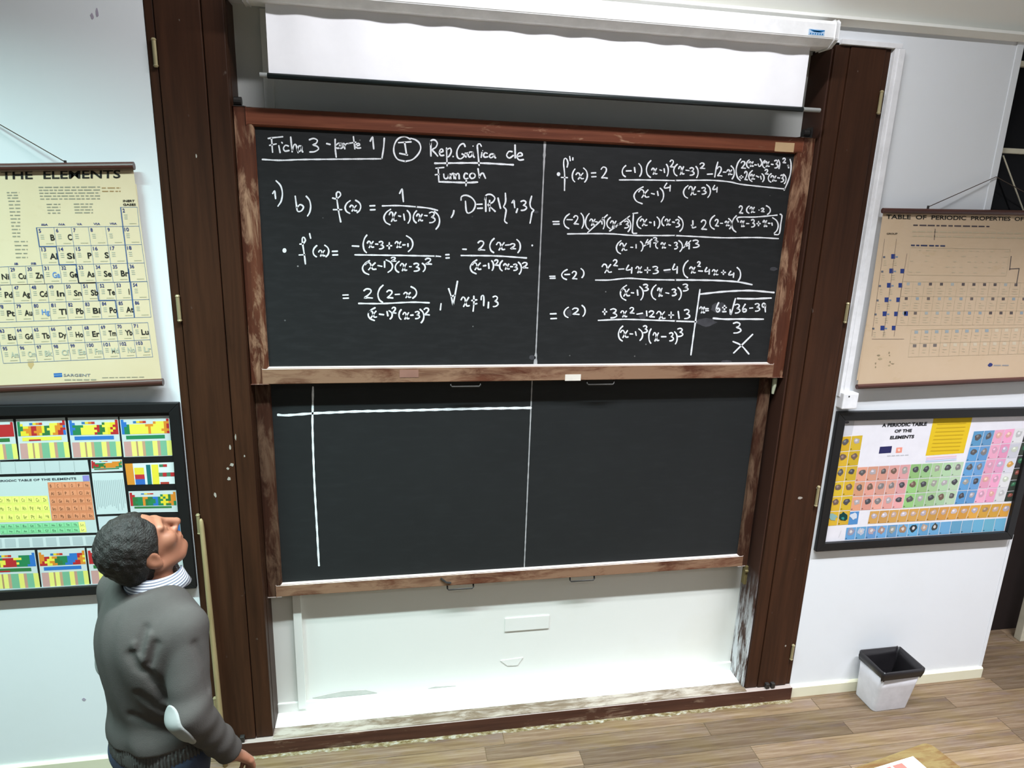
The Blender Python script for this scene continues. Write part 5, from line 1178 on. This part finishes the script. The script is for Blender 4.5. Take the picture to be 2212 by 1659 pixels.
# hair
_ph = [(random.Random(k).uniform(-1, 1), random.Random(k + 50).uniform(-1, 1), random.Random(k + 90).uniform(-1, 1)) for k in range(24)]
def ripple(q, f, n=8):
    r = np.zeros(len(q))
    for k in range(n): r += np.sin((q @ np.array(_ph[k])) * f + k * 1.7)
    return r / n
def hair_sdf(P):
    q = hloc(P)
    d = ell(q, (-0.016, 0, 0.030), (0.107, 0.0865, 0.105)); d = smin(d, ell(q, (-0.055, 0, -0.035), (0.058, 0.068, 0.070)), 0.03)
    d = d - 0.0055 * ripple(q, 230) - 0.0035 * ripple(q, 80)
    face = q[:, 0] * 0.86 + np.maximum(0, 0.055 - q[:, 2]) * 0.62 - 0.058 + 0.004 * np.sin(q[:, 1] * 90)
    d = smax(d, face, 0.012)
    d = smax(d, -(q[:, 2] + 0.088 + 0.25 * q[:, 0]), 0.01)
    for s in (-1, 1): d = smax(d, -ell(q, (-0.006, s * 0.090, -0.022), (0.028, 0.026, 0.034)), 0.006)
    return d
t = NT('dark_hair'); hn = t.noise(t.coord((260, 90, 160)), 1.0, 3, 0.6); hn2 = t.noise(t.coord(), 9.0, 3)
hcol = t.mix(hn, rgb(18, 16, 15), rgb(44, 40, 37)); hcol = t.mix(t.math('MULTIPLY', t.ramp(hn2, [(0.5, BLK), (0.8, WHT)]), 0.35), hcol, rgb(66, 62, 58)); t.bump(hn, 0.9, 0.006)
M_hair = t.base(hcol, 0.55, 0.35)
sdf_obj('hair', hair_sdf, HC - 0.15, HC + 0.15, 0.0038, M_hair, man)
# sweater
def arm_sleeve(P, S_, E_, W_, g=0.0):
    u = nrm(E_ - S_)
    d = cap(P, S_, E_, 0.066 + g, 0.060 + g); d = smin(d, cap(P, E_, W_, 0.059 + g, 0.043 + g), 0.03)
    hE = (P - E_) @ nrm(W_ - E_)
    d = d - 0.0035 * np.sin(hE * 78) * np.exp(-((hE - 0.15) / 0.07) ** 2) - 0.003 * np.sin(((P - S_) @ (u + TF * 0.5)) * 70) * np.exp(-(((P - E_) @ u) / 0.10) ** 2)
    return d
def sweater_base(P):
    d = torso_core(P, 0.012)
    bz = np.clip((P[:, 2] - 0.9) / 0.5, 0, 1)      # soft folds of knitwear
    d = d - 0.0045 * np.sin((P @ (TR_ * 1.0 + Z * 0.55)) * 42 + 1.0) * (1 - bz) - 0.002 * np.sin((P @ (TR_ - TF * 0.4 + Z * 0.3)) * 75)
    d = d - 0.006 * np.exp(-((P[:, 2] - 1.02) / 0.04) ** 2)
    for A_ in ((RS, RE, RW), (LS, LE, LW)): d = smin(d, arm_sleeve(P, *A_), 0.010)
    return d
def march(px, py):
    d_ = ray(px, py); d_ = d_ / np.linalg.norm(d_); t_ = 1.5
    for _ in range(80):
        s = sweater_base((CAM + d_ * t_)[None])[0]; t_ += s * 0.7
        if s < 0.0005 or t_ > 3: break
    return CAM + d_ * t_
def march_line(pts):
    q = [march(*p_) for p_ in pts]; return [b for a, b in zip(q[:1] + q, q)]
CREASE = [([(314, 1358), (306, 1384), (299, 1408)], 0.008, 0.012), ([(337, 1392), (329, 1414), (322, 1434)], 0.009, 0.012), ([(284, 1415), (298, 1440), (322, 1458), (342, 1482), (356, 1510)], 0.013, 0.014),
          ([(422, 1392), (442, 1440), (452, 1485)], 0.008, 0.012), ([(300, 1500), (330, 1522), (352, 1535)], 0.007, 0.014), ([(285, 1545), (320, 1560), (350, 1562)], 0.006, 0.013)]
RIDGE = [([(324, 1372), (317, 1400), (314, 1426)], 0.006, 0.010), ([(290, 1392), (296, 1416), (308, 1440)], 0.006, 0.010)]
CREASE = [(march_line(q), a_, w_) for q, a_, w_ in CREASE]; RIDGE = [(march_line(q), a_, w_) for q, a_, w_ in RIDGE]
def dline(P, q):
    d = cap(P, q[0], q[1], 0, 0)
    for a, b in zip(q[1:-1], q[2:]): d = np.minimum(d, cap(P, a, b, 0, 0))
    return d
def sweater_sdf(P):
    d = sweater_base(P)
    for q, a_, w_ in RIDGE: d = d - a_ * np.exp(-(dline(P, q) / w_) ** 2)
    for q, a_, w_ in CREASE: d = d + a_ * np.exp(-(dline(P, q) / w_) ** 2)
    low = smax(d, -(P[:, 2] - 0.985), 0.006)
    arms = np.minimum(arm_sleeve(P, RS, RE, RW), arm_sleeve(P, LS, LE, LW))
    d = np.where(P[:, 2] < 1.0, np.minimum(low, arms), low)
    for E_, W_ in ((RE, RW), (LE, LW)):
        u = nrm(W_ - E_); near = np.linalg.norm(P - W_, axis=1) - 0.12
        d = np.where(near < 0, smax(d, (P - W_) @ u + 0.004, 0.005), d)
    d = smax(d, -cap(P, NB - Z * 0.035 + TF * 0.01, NK0 + HU * 0.05, 0.069, 0.085), 0.006)   # neck opening
    return d
t = NT('grey_wool'); w1 = t.noise(t.coord(), 420.0, 2); w2 = t.noise(t.coord(), 5.0, 4, 0.6); w3 = t.noise(t.coord(), 60.0, 3)
wc = t.mix(w2, rgb(72, 68, 66), rgb(88, 83, 80)); wc = t.mix(t.math('MULTIPLY', w3, 0.3), wc, rgb(64, 60, 58)); t.bump(w1, 0.35, 0.002)
M_wool = t.base(wc, 0.95, 0.1)
lo2 = np.min([LS - 0.15, LE - 0.12, RE - 0.13, RS - 0.15, LW - 0.1, RW - 0.1, tw(-0.25, 0, 0.85)], 0); lo2[2] = 0.86; hi2 = np.max([RS + 0.15, RE + 0.12, LE + 0.12, LW + 0.1, RW + 0.1, LS + 0.15, tw(0.22, 0, 1.6)], 0)
sdf_obj('sweater', sweater_sdf, lo2, hi2, 0.0055, M_wool, man)
# ribbed hem
def hem_sdf(P):
    q = (P - PEL) @ TM.T; ang = np.arctan2(q[:, 1], q[:, 0])
    d = torso_core(P, 0.009) - 0.0026 * np.sin(ang * 95)
    d = np.maximum(d, P[:, 2] - 1.0); return np.maximum(d, 0.925 - P[:, 2])
t = NT('ribbed_wool'); w1 = t.noise(t.coord(), 300.0, 2); t.bump(w1, 0.3, 0.002); M_rib = t.base(t.mix(w1, rgb(66, 63, 61), rgb(90, 86, 84)), 0.95, 0.1)
sdf_obj('hem_rib', hem_sdf, tw(0, 0, 0.90) - (0.36, 0.36, 0), tw(0, 0, 1.02) + (0.36, 0.36, 0), 0.004, M_rib, man)
# pale elbow patches
for k, (A_, out) in enumerate((((RS, RE, RW), nrm((-0.70, -0.68, -0.15))), ((LS, LE, LW), nrm(-TF - TR_ * 0.4 - Z * 0.3)))):
    ax = nrm(nrm(A_[1] - A_[0]) + nrm(A_[2] - A_[1])); ax = nrm(ax - out * (ax @ out)); PM = np.stack([ax, np.cross(out, ax), out])
    ctr = A_[1] + out * 0.055 + ax * 0.018
    def patch_sdf(P, A_=A_, ctr=ctr, PM=PM): return smax(arm_sleeve(P, *A_, 0.0035), ell(P, ctr, (0.088, 0.052, 0.06), PM), 0.002)
    o = sdf_obj('elbow_patch', patch_sdf, ctr - 0.12, ctr + 0.12, 0.004, flat('pale_suede', rgb(150, 150, 148), 0.9, 0.1), man)
# trousers with back pocket
def trouser_sdf(P):
    d = ell(P, PEL - Z * 0.02, (0.131, 0.172, 0.13), TM)
    for H_, K_, A_ in ((RHIP, RK, RA), (LHIP, LK, LA)):
        d = smin(d, cap(P, H_ - TF * 0.012, K_, 0.092, 0.070), 0.04); d = smin(d, cap(P, K_, A_ - Z * 0.03, 0.070, 0.062), 0.03)
    d = d - 0.003 * np.sin((P @ (Z + TR_ * 0.6)) * 48) * 0.6
    d = np.maximum(d, P[:, 2] - 0.95); return np.maximum(d, 0.03 - P[:, 2])
t = NT('dark_denim'); w1 = t.noise(t.coord((300, 300, 300)), 1.0, 2); w2 = t.noise(t.coord(), 6.0, 4); t.bump(w1, 0.3, 0.001)
M_denim = t.base(t.mix(w2, rgb(46, 52, 70), rgb(70, 78, 98)), 0.85, 0.15)
lo3 = np.min([RA - 0.15, LA - 0.15, PEL - 0.2], 0); lo3[2] = 0.0; hi3 = np.max([RA + 0.15, LA + 0.15, PEL + 0.2], 0); hi3[2] = 0.95
sdf_obj('trousers', trouser_sdf, lo3, hi3, 0.0065, M_denim, man)
pk = PEL - TF * 0.125 + TR_ * 0.075 - Z * 0.105
def pocket_sdf(P):
    q = (P - pk) @ TM.T; return np.maximum(trouser_sdf(P) - 0.004, np.maximum(np.abs(q[:, 1]) - 0.062, np.maximum(np.abs(q[:, 2] + 0.0) - 0.066, q[:, 0] - 0.06)))
sdf_obj('back_pocket', pocket_sdf, pk - 0.12, pk + 0.12, 0.004, M_denim, man)
# shirt collar, striped
t = NT('striped_shirt'); tc = t.n('ShaderNodeTexCoord'); wv = t.n('ShaderNodeTexWave'); wv.bands_direction = 'Z'; wv.inputs['Scale'].default_value = 42.0; wv.inputs['Distortion'].default_value = 0.3
t.l(tc.outputs['Object'], wv.inputs['Vector']); M_shirt = t.base(t.ramp(wv.outputs['Fac'], [(0.35, rgb(112, 116, 130)), (0.6, rgb(206, 208, 214))]), 0.8, 0.15)
mb = MB(); NC = 40; nd = nrm(Z + 0.25 * nrm(NK0 - NB)); c0 = NB + Z * 0.016 + TF * 0.004; cf_ = nrm(HF * (1, 1, 0)); cr_ = np.array([cf_[1], -cf_[0], 0])
rings = []
for (hgt, rad) in ((-0.022, 0.074), (0.022, 0.0655), (0.031, 0.0665), (0.029, 0.0715), (0.004, 0.083), (-0.016, 0.092)):
    ring = []
    for i in range(NC + 1):
        a = math.radians(16 + 328 * i / NC); front = max(0.0, math.cos(a)) ** 3; fold = 1.0 if hgt < 0.02 and rad > 0.08 else 0.0
        r_ = rad * (1 + 0.04 * front); z = hgt + 0.010 * (1 - math.cos(a)) * 0.5 - fold * 0.010 * front
        ring.append(c0 + nd * (z + 0.004) + (cf_ * math.cos(a) * r_ * 1.06 + cr_ * math.sin(a) * r_))
    rings.append(ring)
for j in range(len(rings) - 1):
    for i in range(NC): mb.poly([rings[j][i], rings[j][i + 1], rings[j + 1][i + 1], rings[j + 1][i]])
co = mb.build('shirt_collar', M_shirt, man)
bm = bmesh.new(); bm.from_mesh(co.data); bmesh.ops.remove_doubles(bm, verts=bm.verts, dist=1e-5); bm.to_mesh(co.data); bm.free()
co.data.polygons.foreach_set('use_smooth', [True] * len(co.data.polygons))
sm = co.modifiers.new('thickness', 'SOLIDIFY'); sm.thickness = 0.002
# shoes
for A_ in (RA, LA):
    def shoe_sdf(P, A_=A_):
        d = cap(P, A_ * (1, 1, 0) + Z * 0.045 - TF * 0.035, A_ * (1, 1, 0) + Z * 0.038 + TF * 0.16, 0.044, 0.040); d = smin(d, cap(P, A_ * (1, 1, 0) + Z * 0.05, A_ * (1, 1, 0) + Z * 0.10, 0.042, 0.045), 0.03)
        return np.maximum(np.maximum(d, 0.002 - P[:, 2]), P[:, 2] - 0.115)
    sdf_obj('shoe', shoe_sdf, A_ * (1, 1, 0) - 0.14 * TF - (0.1, 0.1, 0.0), A_ * (1, 1, 0) + TF * 0.24 + (0.12, 0.12, 0.13), 0.005, flat('black_leather', rgb(30, 27, 26), 0.4, 0.4), man)
